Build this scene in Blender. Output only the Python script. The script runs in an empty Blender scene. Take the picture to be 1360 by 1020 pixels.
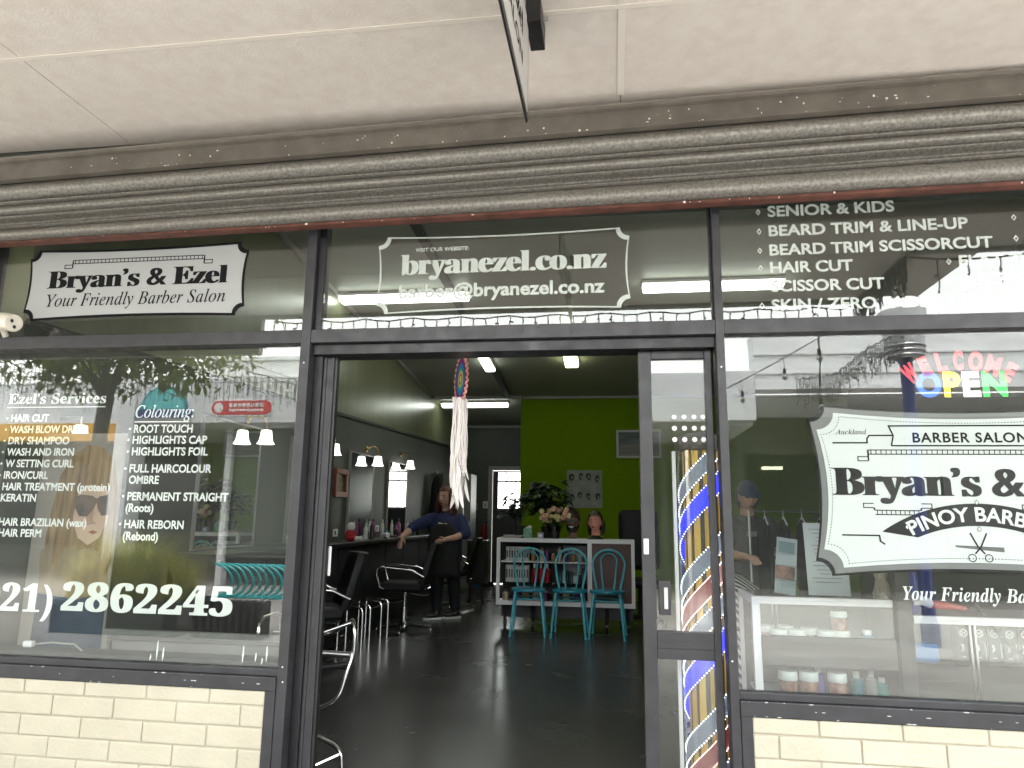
import bpy, bmesh, math, random
from mathutils import Vector, Matrix, Euler, noise
R = math.radians
random.seed(7)
sc = bpy.context.scene
col = sc.collection

# ------------------------------------------------------------------ camera
cam = bpy.data.cameras.new("camera")
cam.sensor_fit = 'HORIZONTAL'; cam.sensor_width = 36.0; cam.lens = 933.0 / 1360.0 * 36.0
cam.clip_start = 0.05; cam.clip_end = 500
cam_o = bpy.data.objects.new("camera", cam); col.objects.link(cam_o)
_r = Vector((0.98979625, 0.1418008, 0.01399727))
_d = Vector((-0.01247514, 0.18409472, -0.98282934))
_f = Vector((-0.14194281, 0.97262617, 0.18398525))
M = Matrix(((_r.x, -_d.x, -_f.x), (_r.y, -_d.y, -_f.y), (_r.z, -_d.z, -_f.z))).to_4x4()
M.translation = Vector((0, 0, 1.27))
cam_o.matrix_world = M
sc.camera = cam_o

# ------------------------------------------------------------------ sky, sun, exposure
SUN_EL, SUN_AZ = R(70), R(15)
w = bpy.data.worlds.new("World"); sc.world = w; w.use_nodes = True
nt = w.node_tree; bg = nt.nodes['Background']
sky = nt.nodes.new('ShaderNodeTexSky'); sky.sky_type = 'NISHITA'; sky.sun_disc = False
sky.sun_elevation = SUN_EL; sky.sun_rotation = SUN_AZ; sky.air_density = 3.0; sky.dust_density = 1.0; sky.ozone_density = 1.0
hs = nt.nodes.new('ShaderNodeHueSaturation'); hs.inputs['Saturation'].default_value = 0.12
nt.links.new(sky.outputs[0], hs.inputs['Color']); nt.links.new(hs.outputs[0], bg.inputs[0])
bg.inputs[1].default_value = 0.15
sun = bpy.data.lights.new("sun", 'SUN'); sun.energy = 0.8; sun.angle = R(25); sun.color = (1.0, 0.96, 0.9)
sun_o = bpy.data.objects.new("sun", sun); col.objects.link(sun_o)
# soft overcast sun high behind the shop: the canopy and its front stay shaded, the far side of the street is lit
_dir = Vector((math.sin(SUN_AZ) * math.cos(SUN_EL), math.cos(SUN_AZ) * math.cos(SUN_EL), math.sin(SUN_EL)))
sun_o.rotation_euler = _dir.to_track_quat('Z', 'Y').to_euler()
sc.view_settings.view_transform = 'Standard'; sc.view_settings.look = 'None'
sc.view_settings.gamma = 1.0; sc.view_settings.exposure = 3.82
sc.render.engine = 'CYCLES'
cy = sc.cycles
cy.use_denoising = True; cy.max_bounces = 10; cy.diffuse_bounces = 5; cy.glossy_bounces = 6
cy.transmission_bounces = 8; cy.transparent_max_bounces = 32; cy.caustics_reflective = False; cy.caustics_refractive = False
cy.sample_clamp_indirect = 6.0

# ------------------------------------------------------------------ helpers
class MB:
    """collects shapes and links them as one mesh object"""
    def __init__(s): s.v = []; s.f = []
    def add(s, vs, fs):
        n = len(s.v); s.v += [tuple(p) for p in vs]; s.f += [tuple(i + n for i in f) for f in fs]; return s
    def box(s, x0, x1, y0, y1, z0, z1):
        return s.add([(x0, y0, z0), (x1, y0, z0), (x1, y1, z0), (x0, y1, z0), (x0, y0, z1), (x1, y0, z1), (x1, y1, z1), (x0, y1, z1)],
                     [(0, 3, 2, 1), (4, 5, 6, 7), (0, 1, 5, 4), (1, 2, 6, 5), (2, 3, 7, 6), (3, 0, 4, 7)])
    def xform(s, m, start=0):
        s.v[start:] = [tuple(m @ Vector(p)) for p in s.v[start:]]; return s
    def obox(s, c, d, rot):
        n = len(s.v); s.box(-d[0] / 2, d[0] / 2, -d[1] / 2, d[1] / 2, -d[2] / 2, d[2] / 2)
        m = Euler(rot).to_matrix().to_4x4(); m.translation = Vector(c); return s.xform(m, n)
    def ring(s, c, t, r, seg, up=None):
        t = Vector(t).normalized(); a = Vector((0, 0, 1)) if abs(t.z) < .95 else Vector((1, 0, 0))
        u = t.cross(a).normalized(); v = t.cross(u).normalized()
        return [Vector(c) + (u * math.cos(2 * math.pi * k / seg) + v * math.sin(2 * math.pi * k / seg)) * r for k in range(seg)]
    def tube(s, pts, r, seg=8, closed=False):
        pts = [Vector(p) for p in pts]; n = len(pts)
        rr = r if isinstance(r, (list, tuple)) else [r] * n
        base = len(s.v); prev = None
        for i, p in enumerate(pts):
            if closed: t = pts[(i + 1) % n] - pts[i - 1]
            else: t = pts[min(i + 1, n - 1)] - pts[max(i - 1, 0)]
            t = t.normalized()
            if prev is None:
                a = Vector((0, 0, 1)) if abs(t.z) < .9 else Vector((1, 0, 0)); u = t.cross(a).normalized()
            else:
                u = (prev - t * prev.dot(t)).normalized()
            v = t.cross(u); prev = u
            for k in range(seg):
                a = 2 * math.pi * k / seg; s.v.append(tuple(p + (u * math.cos(a) + v * math.sin(a)) * rr[i]))
        m = n if closed else n - 1
        for i in range(m):
            for k in range(seg):
                a = base + i * seg + k; b = base + i * seg + (k + 1) % seg
                j = (i + 1) % n; c = base + j * seg + (k + 1) % seg; d = base + j * seg + k
                s.f.append((a, b, c, d))
        if not closed:
            s.f.append(tuple(base + k for k in reversed(range(seg)))); s.f.append(tuple(base + (n - 1) * seg + k for k in range(seg)))
        return s
    def lathe(s, prof, c=(0, 0, 0), seg=24, wave=None):
        base = len(s.v); n = len(prof)
        for i, (r, z) in enumerate(prof):
            for k in range(seg):
                a = 2 * math.pi * k / seg; q = r * (1 + (wave(i, a) if wave else 0))
                s.v.append((c[0] + q * math.cos(a), c[1] + q * math.sin(a), c[2] + z))
        for i in range(n - 1):
            for k in range(seg):
                a = base + i * seg + k; b = base + i * seg + (k + 1) % seg
                s.f.append((a, b, b + seg, a + seg))
        if prof[0][0] > 1e-4: s.f.append(tuple(base + k for k in reversed(range(seg))))
        if prof[-1][0] > 1e-4: s.f.append(tuple(base + (n - 1) * seg + k for k in range(seg)))
        return s
    def ball(s, c, r, seg=12, rings=8):
        rx, ry, rz = r if isinstance(r, (tuple, list)) else (r, r, r)
        base = len(s.v)
        for i in range(rings + 1):
            t = math.pi * i / rings
            for k in range(seg):
                a = 2 * math.pi * k / seg
                s.v.append((c[0] + rx * math.sin(t) * math.cos(a), c[1] + ry * math.sin(t) * math.sin(a), c[2] + rz * math.cos(t)))
        for i in range(rings):
            for k in range(seg):
                a = base + i * seg + k; b = base + i * seg + (k + 1) % seg
                s.f.append((a, a + seg, b + seg, b))
        return s
    def prism(s, poly, y0, y1):
        """outline in the x-z plane with thickness along y"""
        n = len(poly); base = len(s.v)
        s.v += [(x, y0, z) for x, z in poly] + [(x, y1, z) for x, z in poly]
        s.f.append(tuple(base + i for i in range(n))); s.f.append(tuple(base + n + i for i in reversed(range(n))))
        for i in range(n):
            j = (i + 1) % n; s.f.append((base + i, base + n + i, base + n + j, base + j))
        return s
    def profile_x(s, prof, x0, x1):
        """open y-z profile swept along x"""
        n = len(prof); base = len(s.v)
        s.v += [(x0, y, z) for y, z in prof] + [(x1, y, z) for y, z in prof]
        for i in range(n - 1): s.f.append((base + i, base + i + 1, base + n + i + 1, base + n + i))
        return s
    def build(s, name, mat, parent=None, smooth=False, bevel=0.0, loc=None, rotz=0.0):
        me = bpy.data.meshes.new(name); me.from_pydata(s.v, [], s.f); me.update()
        bm = bmesh.new(); bm.from_mesh(me); bmesh.ops.recalc_face_normals(bm, faces=bm.faces); bm.to_mesh(me); bm.free()
        if smooth: me.polygons.foreach_set('use_smooth', [True] * len(me.polygons))
        o = bpy.data.objects.new(name, me); col.objects.link(o)
        if mat: me.materials.append(mat)
        if parent: o.parent = parent
        if loc: o.location = loc
        if rotz: o.rotation_euler.z = rotz
        if bevel:
            b = o.modifiers.new('bevel', 'BEVEL'); b.width = bevel; b.segments = 2; b.limit_method = 'ANGLE'; b.angle_limit = R(40)
            b.harden_normals = False
        if smooth and bevel == 0:
            es = o.modifiers.new('split', 'EDGE_SPLIT'); es.split_angle = R(40)
        return o

def tag(o, label=None, cat=None, group=None, kind=None):
    if label: o['label'] = label
    if cat: o['category'] = cat
    if group: o['group'] = group
    if kind: o['kind'] = kind
    return o
def thing(name, label, cat, loc=(0, 0, 0), rotz=0.0, group=None):
    o = bpy.data.objects.new(name, None); col.objects.link(o); o.location = loc; o.rotation_euler.z = rotz
    o.empty_display_size = .1
    return tag(o, label, cat, group)
def struct(o): o['kind'] = 'structure'; return o
def dup(root, loc=None, rotz=None, label=None):
    r = root.copy(); col.objects.link(r)
    if loc is not None: r.location = loc
    if rotz is not None: r.rotation_euler.z = rotz
    if label: r['label'] = label
    for ch in list(root.children):
        c = ch.copy(); col.objects.link(c); c.parent = r
        for g in list(ch.children):
            d = g.copy(); col.objects.link(d); d.parent = c
    return r

# ------------------------------------------------------------------ materials
def mat(name, c, rough=.6, metal=0.0, var=0.0, scale=6.0, bump=0.0, bscale=40.0, spec=.5, c2=None, emit=None, estr=0.0, rvar=0.0, coat=0.0, stretch=(1, 1, 1), detail=5):
    m = bpy.data.materials.new(name); m.use_nodes = True; n = m.node_tree; p = n.nodes['Principled BSDF']
    p.inputs['Base Color'].default_value = (*c, 1); p.inputs['Roughness'].default_value = rough; p.inputs['Metallic'].default_value = metal
    p.inputs['Specular IOR Level'].default_value = spec; p.inputs['Coat Weight'].default_value = coat
    if emit: p.inputs['Emission Color'].default_value = (*emit, 1); p.inputs['Emission Strength'].default_value = estr
    if var or bump or rvar or c2:
        g = n.nodes.new('ShaderNodeNewGeometry'); mp = n.nodes.new('ShaderNodeVectorMath'); mp.operation = 'MULTIPLY'
        mp.inputs[1].default_value = stretch; n.links.new(g.outputs['Position'], mp.inputs[0])
    if var or c2:
        t = n.nodes.new('ShaderNodeTexNoise'); t.inputs['Scale'].default_value = scale; t.inputs['Detail'].default_value = detail
        n.links.new(mp.outputs[0], t.inputs['Vector'])
        cr = n.nodes.new('ShaderNodeValToRGB'); e = cr.color_ramp.elements; e[0].position = .33; e[1].position = .68
        d = c2 if c2 else tuple(min(1, x * (1 + var)) for x in c); b = c if c2 else tuple(x * (1 - var) for x in c)
        e[0].color = (*b, 1); e[1].color = (*d, 1)
        n.links.new(t.outputs['Fac'], cr.inputs[0]); n.links.new(cr.outputs[0], p.inputs['Base Color'])
    if rvar:
        t3 = n.nodes.new('ShaderNodeTexNoise'); t3.inputs['Scale'].default_value = scale * 1.7; t3.inputs['Detail'].default_value = 6
        n.links.new(mp.outputs[0], t3.inputs['Vector'])
        mr = n.nodes.new('ShaderNodeMapRange'); mr.inputs['From Min'].default_value = .3; mr.inputs['From Max'].default_value = .7
        mr.inputs['To Min'].default_value = max(.02, rough - rvar); mr.inputs['To Max'].default_value = rough + rvar
        n.links.new(t3.outputs['Fac'], mr.inputs['Value']); n.links.new(mr.outputs[0], p.inputs['Roughness'])
    if bump:
        t2 = n.nodes.new('ShaderNodeTexNoise'); t2.inputs['Scale'].default_value = bscale; t2.inputs['Detail'].default_value = 4
        n.links.new(mp.outputs[0], t2.inputs['Vector'])
        bp = n.nodes.new('ShaderNodeBump'); bp.inputs['Strength'].default_value = bump; bp.inputs['Distance'].default_value = .01
        n.links.new(t2.outputs['Fac'], bp.inputs['Height']); n.links.new(bp.outputs[0], p.inputs['Normal'])
    return m
def glass_mat(name, tint=(.93, .95, .94), dust=.015, ior=1.57):
    """thin pane: fresnel mirror over clear transmission, with a film of dust"""
    m = bpy.data.materials.new(name); m.use_nodes = True; n = m.node_tree; n.nodes.clear()
    out = n.nodes.new('ShaderNodeOutputMaterial'); g = n.nodes.new('ShaderNodeNewGeometry')
    mr = n.nodes.new('ShaderNodeMapRange'); mr.inputs['To Min'].default_value = ior; mr.inputs['To Max'].default_value = 1 / ior
    n.links.new(g.outputs['Backfacing'], mr.inputs['Value'])
    fr = n.nodes.new('ShaderNodeFresnel'); n.links.new(mr.outputs[0], fr.inputs['IOR'])
    tr = n.nodes.new('ShaderNodeBsdfTransparent'); tr.inputs[0].default_value = (*tint, 1)
    gl = n.nodes.new('ShaderNodeBsdfGlossy'); gl.inputs['Roughness'].default_value = 0.0; gl.inputs[0].default_value = (1, 1, 1, 1)
    mx = n.nodes.new('ShaderNodeMixShader'); n.links.new(fr.outputs[0], mx.inputs[0]); n.links.new(tr.outputs[0], mx.inputs[1]); n.links.new(gl.outputs[0], mx.inputs[2])
    # slight waviness of the sheet
    t = n.nodes.new('ShaderNodeTexNoise'); t.inputs['Scale'].default_value = 1.3; t.inputs['Detail'].default_value = 1
    n.links.new(g.outputs['Position'], t.inputs['Vector'])
    bp = n.nodes.new('ShaderNodeBump'); bp.inputs["Strength"].default_value = .015; bp.inputs['Distance'].default_value = .01
    n.links.new(t.outputs['Fac'], bp.inputs['Height']); n.links.new(bp.outputs[0], gl.inputs['Normal'])
    df = n.nodes.new('ShaderNodeBsdfDiffuse'); df.inputs[0].default_value = (.8, .8, .76, 1)
    t2 = n.nodes.new('ShaderNodeTexNoise'); t2.inputs['Scale'].default_value = 5; t2.inputs['Detail'].default_value = 8
    n.links.new(g.outputs['Position'], t2.inputs['Vector'])
    m2 = n.nodes.new('ShaderNodeMapRange'); m2.inputs['From Min'].default_value = .35; m2.inputs['From Max'].default_value = .75
    m2.inputs['To Min'].default_value = dust * .5; m2.inputs['To Max'].default_value = dust * 1.7
    n.links.new(t2.outputs['Fac'], m2.inputs['Value'])
    mx2 = n.nodes.new('ShaderNodeMixShader'); n.links.new(m2.outputs[0], mx2.inputs[0]); n.links.new(mx.outputs[0], mx2.inputs[1]); n.links.new(df.outputs[0], mx2.inputs[2])
    n.links.new(mx2.outputs[0], out.inputs[0])
    return m
def emis(name, c, s):
    m = bpy.data.materials.new(name); m.use_nodes = True; p = m.node_tree.nodes['Principled BSDF']
    p.inputs['Base Color'].default_value = (.8, .8, .8, 1); p.inputs['Emission Color'].default_value = (*c, 1); p.inputs['Emission Strength'].default_value = s
    return m

# ------------------------------------------------------------------ lettering (flat meshes from the built-in typeface)
def _math(body, up, lo, dg):
    o = ''
    for ch in body:
        if up and 'A' <= ch <= 'Z': o += chr(up + ord(ch) - 65)
        elif lo and ch == 'h' and lo == 0x1D44E: o += '\u210e'
        elif lo and 'a' <= ch <= 'z': o += chr(lo + ord(ch) - 97)
        elif dg and '0' <= ch <= '9': o += chr(dg + ord(ch) - 48)
        else: o += ch
    return o
STY = {'sans': (0, 0, 0), 'serif': (0x1D400, 0x1D41A, 0x1D7CE), 'italic': (0x1D434, 0x1D44E, 0), 'bolditalic': (0x1D468, 0x1D482, 0)}
_caps = {}
def glyphs(body, style='sans', offset=0.0, fat=0.0, space=1.0, thin=0.0):
    cu = bpy.data.curves.new('t', 'FONT'); cu.body = _math(body, *STY[style]); cu.size = 1.0; cu.offset = offset; cu.space_character = space
    cu.resolution_u = 4
    o = bpy.data.objects.new('t', cu); col.objects.link(o); bpy.context.view_layer.update()
    ev = o.evaluated_get(bpy.context.evaluated_depsgraph_get()); me = ev.to_mesh()
    bm = bmesh.new(); bm.from_mesh(me); bmesh.ops.remove_doubles(bm, verts=bm.verts, dist=1e-5)
    ev.to_mesh_clear(); bpy.data.objects.remove(o); bpy.data.curves.remove(cu)
    if fat or thin:
        sh = {}
        for e in bm.edges:
            if len(e.link_faces) == 1:
                a, b = e.verts; d = (b.co - a.co); nrm = Vector((d.y, -d.x, 0))
                if nrm.length < 1e-9: continue
                nrm.normalize()
                if nrm.dot(e.link_faces[0].calc_center_median() - (a.co + b.co) / 2) > 0: nrm = -nrm
                for v in e.verts: sh.setdefault(v, Vector()); sh[v] = sh[v] + nrm
        for v, nn in sh.items():
            if nn.length > 1e-6: nn = nn.normalized()
            k = max(-1, min(1, nn.x * 1.6)); v.co.x += fat * k
            v.co.y += thin * max(-1, min(1, nn.y * 1.6))
    vs = [(v.co.x, v.co.y) for v in bm.verts]; bm.verts.index_update()
    fs = [tuple(v.index for v in f.verts) for f in bm.faces]; bm.free()
    return vs, fs
def capheight(style):
    if style not in _caps: _caps[style] = max(y for x, y in glyphs('H', style)[0])
    return _caps[style]
def letters(name, body, x0, x1, zb, cap, y, m, parent=None, style='sans', offset=0.0, fat=0.0, space=1.0, slope=0.0, thin=0.0, fn=None, shear=0.0):
    """body fitted from x0 to x1 on base line zb, capitals cap tall, on the plane y facing the street"""
    vs, fs = glyphs(body, style, offset, fat, space, thin); ch = capheight(style)
    a = min(x for x, _ in vs); b = max(x for x, _ in vs)
    if x1 is None: x1 = x0 + (b - a) * cap / ch
    P = []
    for x, z in vs:
        u = (x - a) / (b - a); X = x0 + u * (x1 - x0) + shear * z * cap / ch; Z = z * cap / ch
        if fn: X, Z = fn(u, Z)
        else: Z += zb + slope * u
        P.append((X, y, Z))
    me = bpy.data.meshes.new(name); me.from_pydata(P, [], fs); me.update(); me.materials.append(m)
    o = bpy.data.objects.new(name, me); col.objects.link(o)
    if parent: o.parent = parent
    return o
def sheet(name, poly, y, m, parent=None, thick=.0008):
    """a cut sheet (vinyl, paper, board) in the x-z plane"""
    me = MB(); me.prism(poly, y, y + thick); return me.build(name, m, parent)
def frame_poly(outer, inner, y, name, m, parent=None):
    n = len(outer); v = [(x, y, z) for x, z in outer] + [(x, y, z) for x, z in inner]
    me = MB(); me.add(v, [(i, (i + 1) % n, n + (i + 1) % n, n + i) for i in range(n)]); return me.build(name, m, parent)
def plaque(x0, x1, z0, z1, cut, bow, seg=6, ins=0.0, n=8):
    """notched-corner plaque outline: quarter-round bites at the corners, slightly bowed edges"""
    x0 += ins; x1 -= ins; z0 += ins; z1 -= ins; P = []
    cx, cz = (x0 + x1) / 2, (z0 + z1) / 2
    def edge(a, b, d):
        for i in range(n):
            t = i / n; q = bow * 4 * t * (1 - t); P.append((a[0] + (b[0] - a[0]) * t + d[0] * q, a[1] + (b[1] - a[1]) * t + d[1] * q))
    def bite(c, a0, a1, r):
        for i in range(seg): 
            t = a0 + (a1 - a0) * i / seg; P.append((c[0] + r * math.cos(t), c[1] + r * math.sin(t)))
    c = cut + ins * .35
    edge((x0 + c, z0), (x1 - c, z0), (0, 1)); bite((x1, z0), math.pi, math.pi / 2, c)
    edge((x1, z0 + c), (x1, z1 - c), (-1, 0)); bite((x1, z1), -math.pi / 2, -math.pi, c)
    edge((x1 - c, z1), (x0 + c, z1), (0, -1)); bite((x0, z1), 0, -math.pi / 2, c)
    edge((x0, z1 - c), (x0, z0 + c), (1, 0)); bite((x0, z0), math.pi / 2, 0, c)
    return P

# ------------------------------------------------------------------ palette
m_soffit = mat("painted soffit board", (.655, .597, .55), .75, var=.13, scale=15, bump=.2, bscale=90, detail=12, c2=(.72, .67, .628))
m_batten = mat("soffit joint strip", (.74, .69, .63), .6)
m_galv = mat("weathered galvanised steel", (.165, .157, .14), .42, .4, scale=80, c2=(.30, .288, .262), bump=.12, bscale=90, rvar=.12, detail=7)
m_fascia_band = mat("dull brown grey painted band", (.115, .102, .087), .6, c2=(.16, .144, .122), scale=9, bump=.15)
m_rubber = mat("red brown weather seal", (.11, .040, .028), .7, var=.35, scale=14)
m_frame = mat("dark grey powder coated aluminium", (.026, .026, .030), .42, var=.22, scale=11, bump=.05, bscale=120, rvar=.1)
m_frame_black = mat("black aluminium and shaded head", (.007, .007, .009), .4, var=.3, scale=9, rvar=.1)
m_brick = mat("cream painted brick", (.40, .372, .29), .55, c2=(.47, .44, .35), scale=3.2, bump=.3, bscale=60, detail=7)
m_mortar = mat("cream painted mortar", (.39, .36, .285), .7, bump=.4, bscale=80)
m_floor = mat("polished grey concrete floor", (.044, .043, .042), .25, c2=(.056, .055, .053), scale=.9, bump=.03, bscale=5, rvar=.04, spec=.5)
m_pave = mat("pale concrete pavers", (.25, .235, .215), .8, c2=(.33, .315, .29), scale=1.2, bump=.3, bscale=30)
m_wall = mat("dark grey green painted wall", (.070, .078, .066), .55, var=.1, scale=2)
m_upper = mat("olive gloss painted boards", (.17, .18, .10), .30, var=.12, scale=1.5, stretch=(1, 4, .3), bump=.12, bscale=3)
m_ceiling = mat("grey green painted ceiling", (.32, .325, .27), .5, var=.08, scale=1.5)
m_green = mat("lime green painted wall", (.15, .245, .002), .8, spec=.15, var=.06, scale=1.2)
m_trim = mat("grey painted trim", (.30, .30, .28), .5)
m_glass = glass_mat("window glass", dust=.006)
m_glass_thin = glass_mat("cabinet glass", tint=(.94, .96, .95), dust=.006)
m_white = mat("white vinyl", (.70, .72, .71), .55)
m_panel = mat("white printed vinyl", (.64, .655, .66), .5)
m_panel_shaded = mat("shaded white printed vinyl", (.36, .375, .375), .5)  # white vinyl darkened: less skylight under the soffit is put into the colour
m_black = mat("black vinyl", (.010, .010, .011), .6, spec=.08)
m_chrome = mat("chrome", (.78, .78, .80), .10, 1.0)
m_steel = mat("brushed steel", (.55, .55, .56), .3, 1.0)
m_leather = mat("black leatherette", (.006, .006, .007), .45, spec=.28, bump=.15, bscale=160)
m_blackp = mat("black plastic", (.014, .014, .015), .4)
m_whitep = mat("white laminate", (.74, .74, .75), .4)
m_teal = mat("teal painted steel", (.08, .43, .54), .3, var=.06, scale=12)
m_tube = emis("lit fluorescent diffuser", (.93, 1.0, .90), .75)
m_tubey = emis("yellowish lit diffuser", (.95, 1.0, .58), .8)
m_shade = emis("lit frosted glass shade", (1.0, .98, .92), .35)
m_skirt = mat("dark skirting", (.03, .03, .03), .5)
m_mirror = mat("mirror", (.80, .83, .81), .02, 1.0)

# ------------------------------------------------------------------ ground and shell of the shop
GZ = -.13
o = struct(MB().box(-90, 90, -90, 2.96, GZ - .2, GZ).build('ground', m_pave))
o = struct(MB().box(-3.2, 3.8, 2.964, 15.5, -.12, 0).build('floor', m_floor))
def zc(y): return 3.47 - .1026 * (y - 8.84)
b = MB(); b.add([(-3.2, 3.17, zc(3.17)), (3.8, 3.17, zc(3.17)), (3.8, 15.5, zc(15.5)), (-3.2, 15.5, zc(15.5)),
                 (-3.2, 3.17, zc(3.17) + .2), (3.8, 3.17, zc(3.17) + .2), (3.8, 15.5, zc(15.5) + .2), (-3.2, 15.5, zc(15.5) + .2)],
                [(0, 1, 2, 3), (7, 6, 5, 4), (0, 4, 5, 1), (1, 5, 6, 2), (2, 6, 7, 3), (3, 7, 4, 0)])
struct(b.build('ceiling', m_ceiling))
# left wall: dark below, olive gloss lining above a sloping rail
zr = lambda y: 2.33 + .030 * (y - 7.21)
b = MB(); b.add([(-3.0, 3.11, 0), (-3.0, 13.5, 0), (-3.0, 13.5, zr(13.5)), (-3.0, 3.11, zr(3.11)), (-3.2, 3.11, 0), (-3.2, 13.5, 0), (-3.2, 13.5, zr(13.5)), (-3.2, 3.11, zr(3.11))],
                [(0, 1, 2, 3), (7, 6, 5, 4), (0, 3, 7, 4), (1, 5, 6, 2), (2, 6, 7, 3), (0, 4, 5, 1)])
struct(b.build('wall', m_wall))
b = MB(); b.add([(-3.004, 3.11, zr(3.11)), (-3.004, 13.5, zr(13.5)), (-3.004, 13.5, zc(13.5)), (-3.004, 3.11, zc(3.11)), (-3.2, 3.11, zr(3.11)), (-3.2, 13.5, zr(13.5)), (-3.2, 13.5, zc(13.5)), (-3.2, 3.11, zc(3.11))],
                [(0, 1, 2, 3), (7, 6, 5, 4), (0, 3, 7, 4), (1, 5, 6, 2), (2, 6, 7, 3), (0, 4, 5, 1)])
struct(b.build('upper_wall', m_upper))
b = MB()
for i in range(40):
    y0 = 3.12 + i * (10.36 / 40); y1 = y0 + 10.36 / 40
    b.add([(-3.0, y0, zr(y0)), (-3.0, y1, zr(y1)), (-3.0, y1, zr(y1) + .03), (-3.0, y0, zr(y0) + .03), (-2.978, y0, zr(y0)), (-2.978, y1, zr(y1)), (-2.978, y1, zr(y1) + .03), (-2.978, y0, zr(y0) + .03)],
          [(4, 5, 6, 7), (0, 4, 7, 3), (0, 1, 5, 4), (3, 7, 6, 2)])
struct(b.build('picture_rail', m_skirt))
b = MB()
for i in range(1):
    y0, y1 = 3.2, 11.3
    b.add([(-3.0, y0, zc(y0) - .05), (-3.0, y1, zc(y1) - .05), (-3.0, y1, zc(y1)), (-3.0, y0, zc(y0)), (-2.97, y0, zc(y0) - .05), (-2.97, y1, zc(y1) - .05), (-2.97, y1, zc(y1)), (-2.97, y0, zc(y0))],
          [(4, 5, 6, 7), (0, 4, 7, 3), (0, 1, 5, 4)])
b.box(-2.99, -1.515, 11.30, 11.36, zc(11.33) - .05, zc(11.33) - .002).box(-2.99, -1.515, 13.44, 13.496, zc(13.5) - .045, zc(13.5))
b.box(-1.5, 3.57, 11.35, 11.396, zc(11.38) - .045, zc(11.38) - .003)
struct(b.build('cornice_trim', m_trim))
# right wall, back wall with door opening, green partition and its return
struct(MB().box(3.6, 3.8, 3.11, 15.5, 0, zc(3.11)).build('right_wall', m_wall))
b = MB(); b.box(-3.2, -2.33, 13.5, 13.65, 0, 3.1).box(-1.40, -1.30, 13.5, 13.65, 0, 3.1).box(-2.33, -1.40, 13.5, 13.65, 2.13, 3.1)
struct(b.build('back_wall', m_wall))
struct(MB().box(-1.51, 3.6, 11.4, 11.5, 0, zc(11.4)).build('green_wall', m_green))
struct(MB().box(-1.508, -1.40, 11.5, 13.5, 0, zc(11.5)).build('return_wall', m_wall))
# masonry over the shutter and at the sides
struct(MB().box(-9, 9, 3.0, 3.17, 2.68, 5.2).build('front_wall', m_wall))

# closed neighbouring premises on both sides
for x0, x1 in ((-9.0, -3.205), (3.805, 9.0)):
    struct(MB().box(x0, x1, 3.9, 4.05, GZ, 2.68).build('neighbour_wall', m_wall))

# beam along the ceiling
b = MB(); y0, y1 = 3.3, 11.36
b.add([(-1.74, y0, zc(y0) - .05), (-1.74, y1, zc(y1) - .05), (-1.66, y1, zc(y1) - .05), (-1.66, y0, zc(y0) - .05), (-1.74, y0, zc(y0)), (-1.74, y1, zc(y1)), (-1.66, y1, zc(y1)), (-1.66, y0, zc(y0))],
      [(0, 3, 2, 1), (0, 1, 5, 4), (2, 3, 7, 6), (0, 4, 7, 3), (1, 2, 6, 5)])
struct(b.build('ceiling_batten', mat("dark batten", (.07, .075, .06), .5)))

# ------------------------------------------------------------------ low brick walls
def brick_wall(x0, x1, phase, label, ztop=.519):
    t = thing('brick_wall', label, 'wall')
    MB().box(x0, x1, 3.006, 3.10, GZ, ztop - .002).build('mortar', m_mortar, t)
    b = MB(); L, H, J = .297, .0865, .0055; zt = ztop; first = True; row = 0
    while zt > GZ + .02:
        h = .060 if first else H
        off = phase + (L / 2 if row % 2 else 0); x = x0 - ((x0 - off) % L)
        while x < x1:
            a, c = max(x + J / 2, x0), min(x + L - J / 2, x1)
            if c - a > .012:
                q = random.uniform(-.0015, .0015); b.box(a, c, 2.9995 + q, 3.05, max(zt - h + J / 2, GZ), zt - (0 if first else J / 2))
            x += L
        zt -= h; first = False; row += 1
    b.build('brickwork', m_brick, t, bevel=.005)
brick_wall(-7.0, -1.481, -1.734, 'cream painted brick wall under the left window')
brick_wall(.517, 7.0, .759, 'cream painted brick wall under the right window')

# ------------------------------------------------------------------ shop front frame: mullions, transom, sills, jambs, panes
t = sf = thing('shopfront_frame', 'dark grey aluminium shopfront frame with fixed display windows and fanlights', 'window frame')
FB = .0025
for x0, x1 in ((-1.433, -1.387), (.438, .473), (-3.19, -3.14), (3.66, 3.71)):
    MB().box(x0, x1, 3.0, 3.10, .015, 2.70).build('mullion', m_frame, t, bevel=FB)
MB().box(-8, -1.4335, 3.002, 3.10, 2.045, 2.108).build('transom', m_frame, t, bevel=FB)
MB().box(-1.3865, .4375, 3.002, 3.10, 2.045, 2.108).build('transom', m_frame, t, bevel=FB)
MB().box(.4735, 8, 3.002, 3.10, 2.045, 2.108).build('transom', m_frame, t, bevel=FB)
# sill rails with a glazing lip
for x0, x1 in ((-8, -1.4335), (.4735, 8)):
    b = MB(); b.box(x0, x1, 2.992, 3.10, .522, .578); b.box(x0, x1, 3.012, 3.036, .5785, .606); b.build('sill_rail', m_frame, t, bevel=FB)
    MB().box(x0, x1, 3.050, 3.09, .5785, .600).build('inner_bead', m_frame, t, bevel=FB)
MB().box(-1.481, -1.4345, 2.997, 3.09, GZ + .002, .5215).build('jamb', m_frame, t, bevel=FB)
MB().box(.4745, .517, 2.997, 3.09, GZ + .002, .5215).build('jamb', m_frame, t, bevel=FB)
# recessed side rails of the fanlights and panes
MB().box(-1.3865, -1.352, 3.03, 3.09, 2.1085, 2.68).build('side_rail', m_frame_black, t, bevel=FB)
MB().box(.430, .4375, 3.03, 3.09, 2.1085, 2.68).build('side_rail', m_frame_black, t, bevel=FB)
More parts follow.
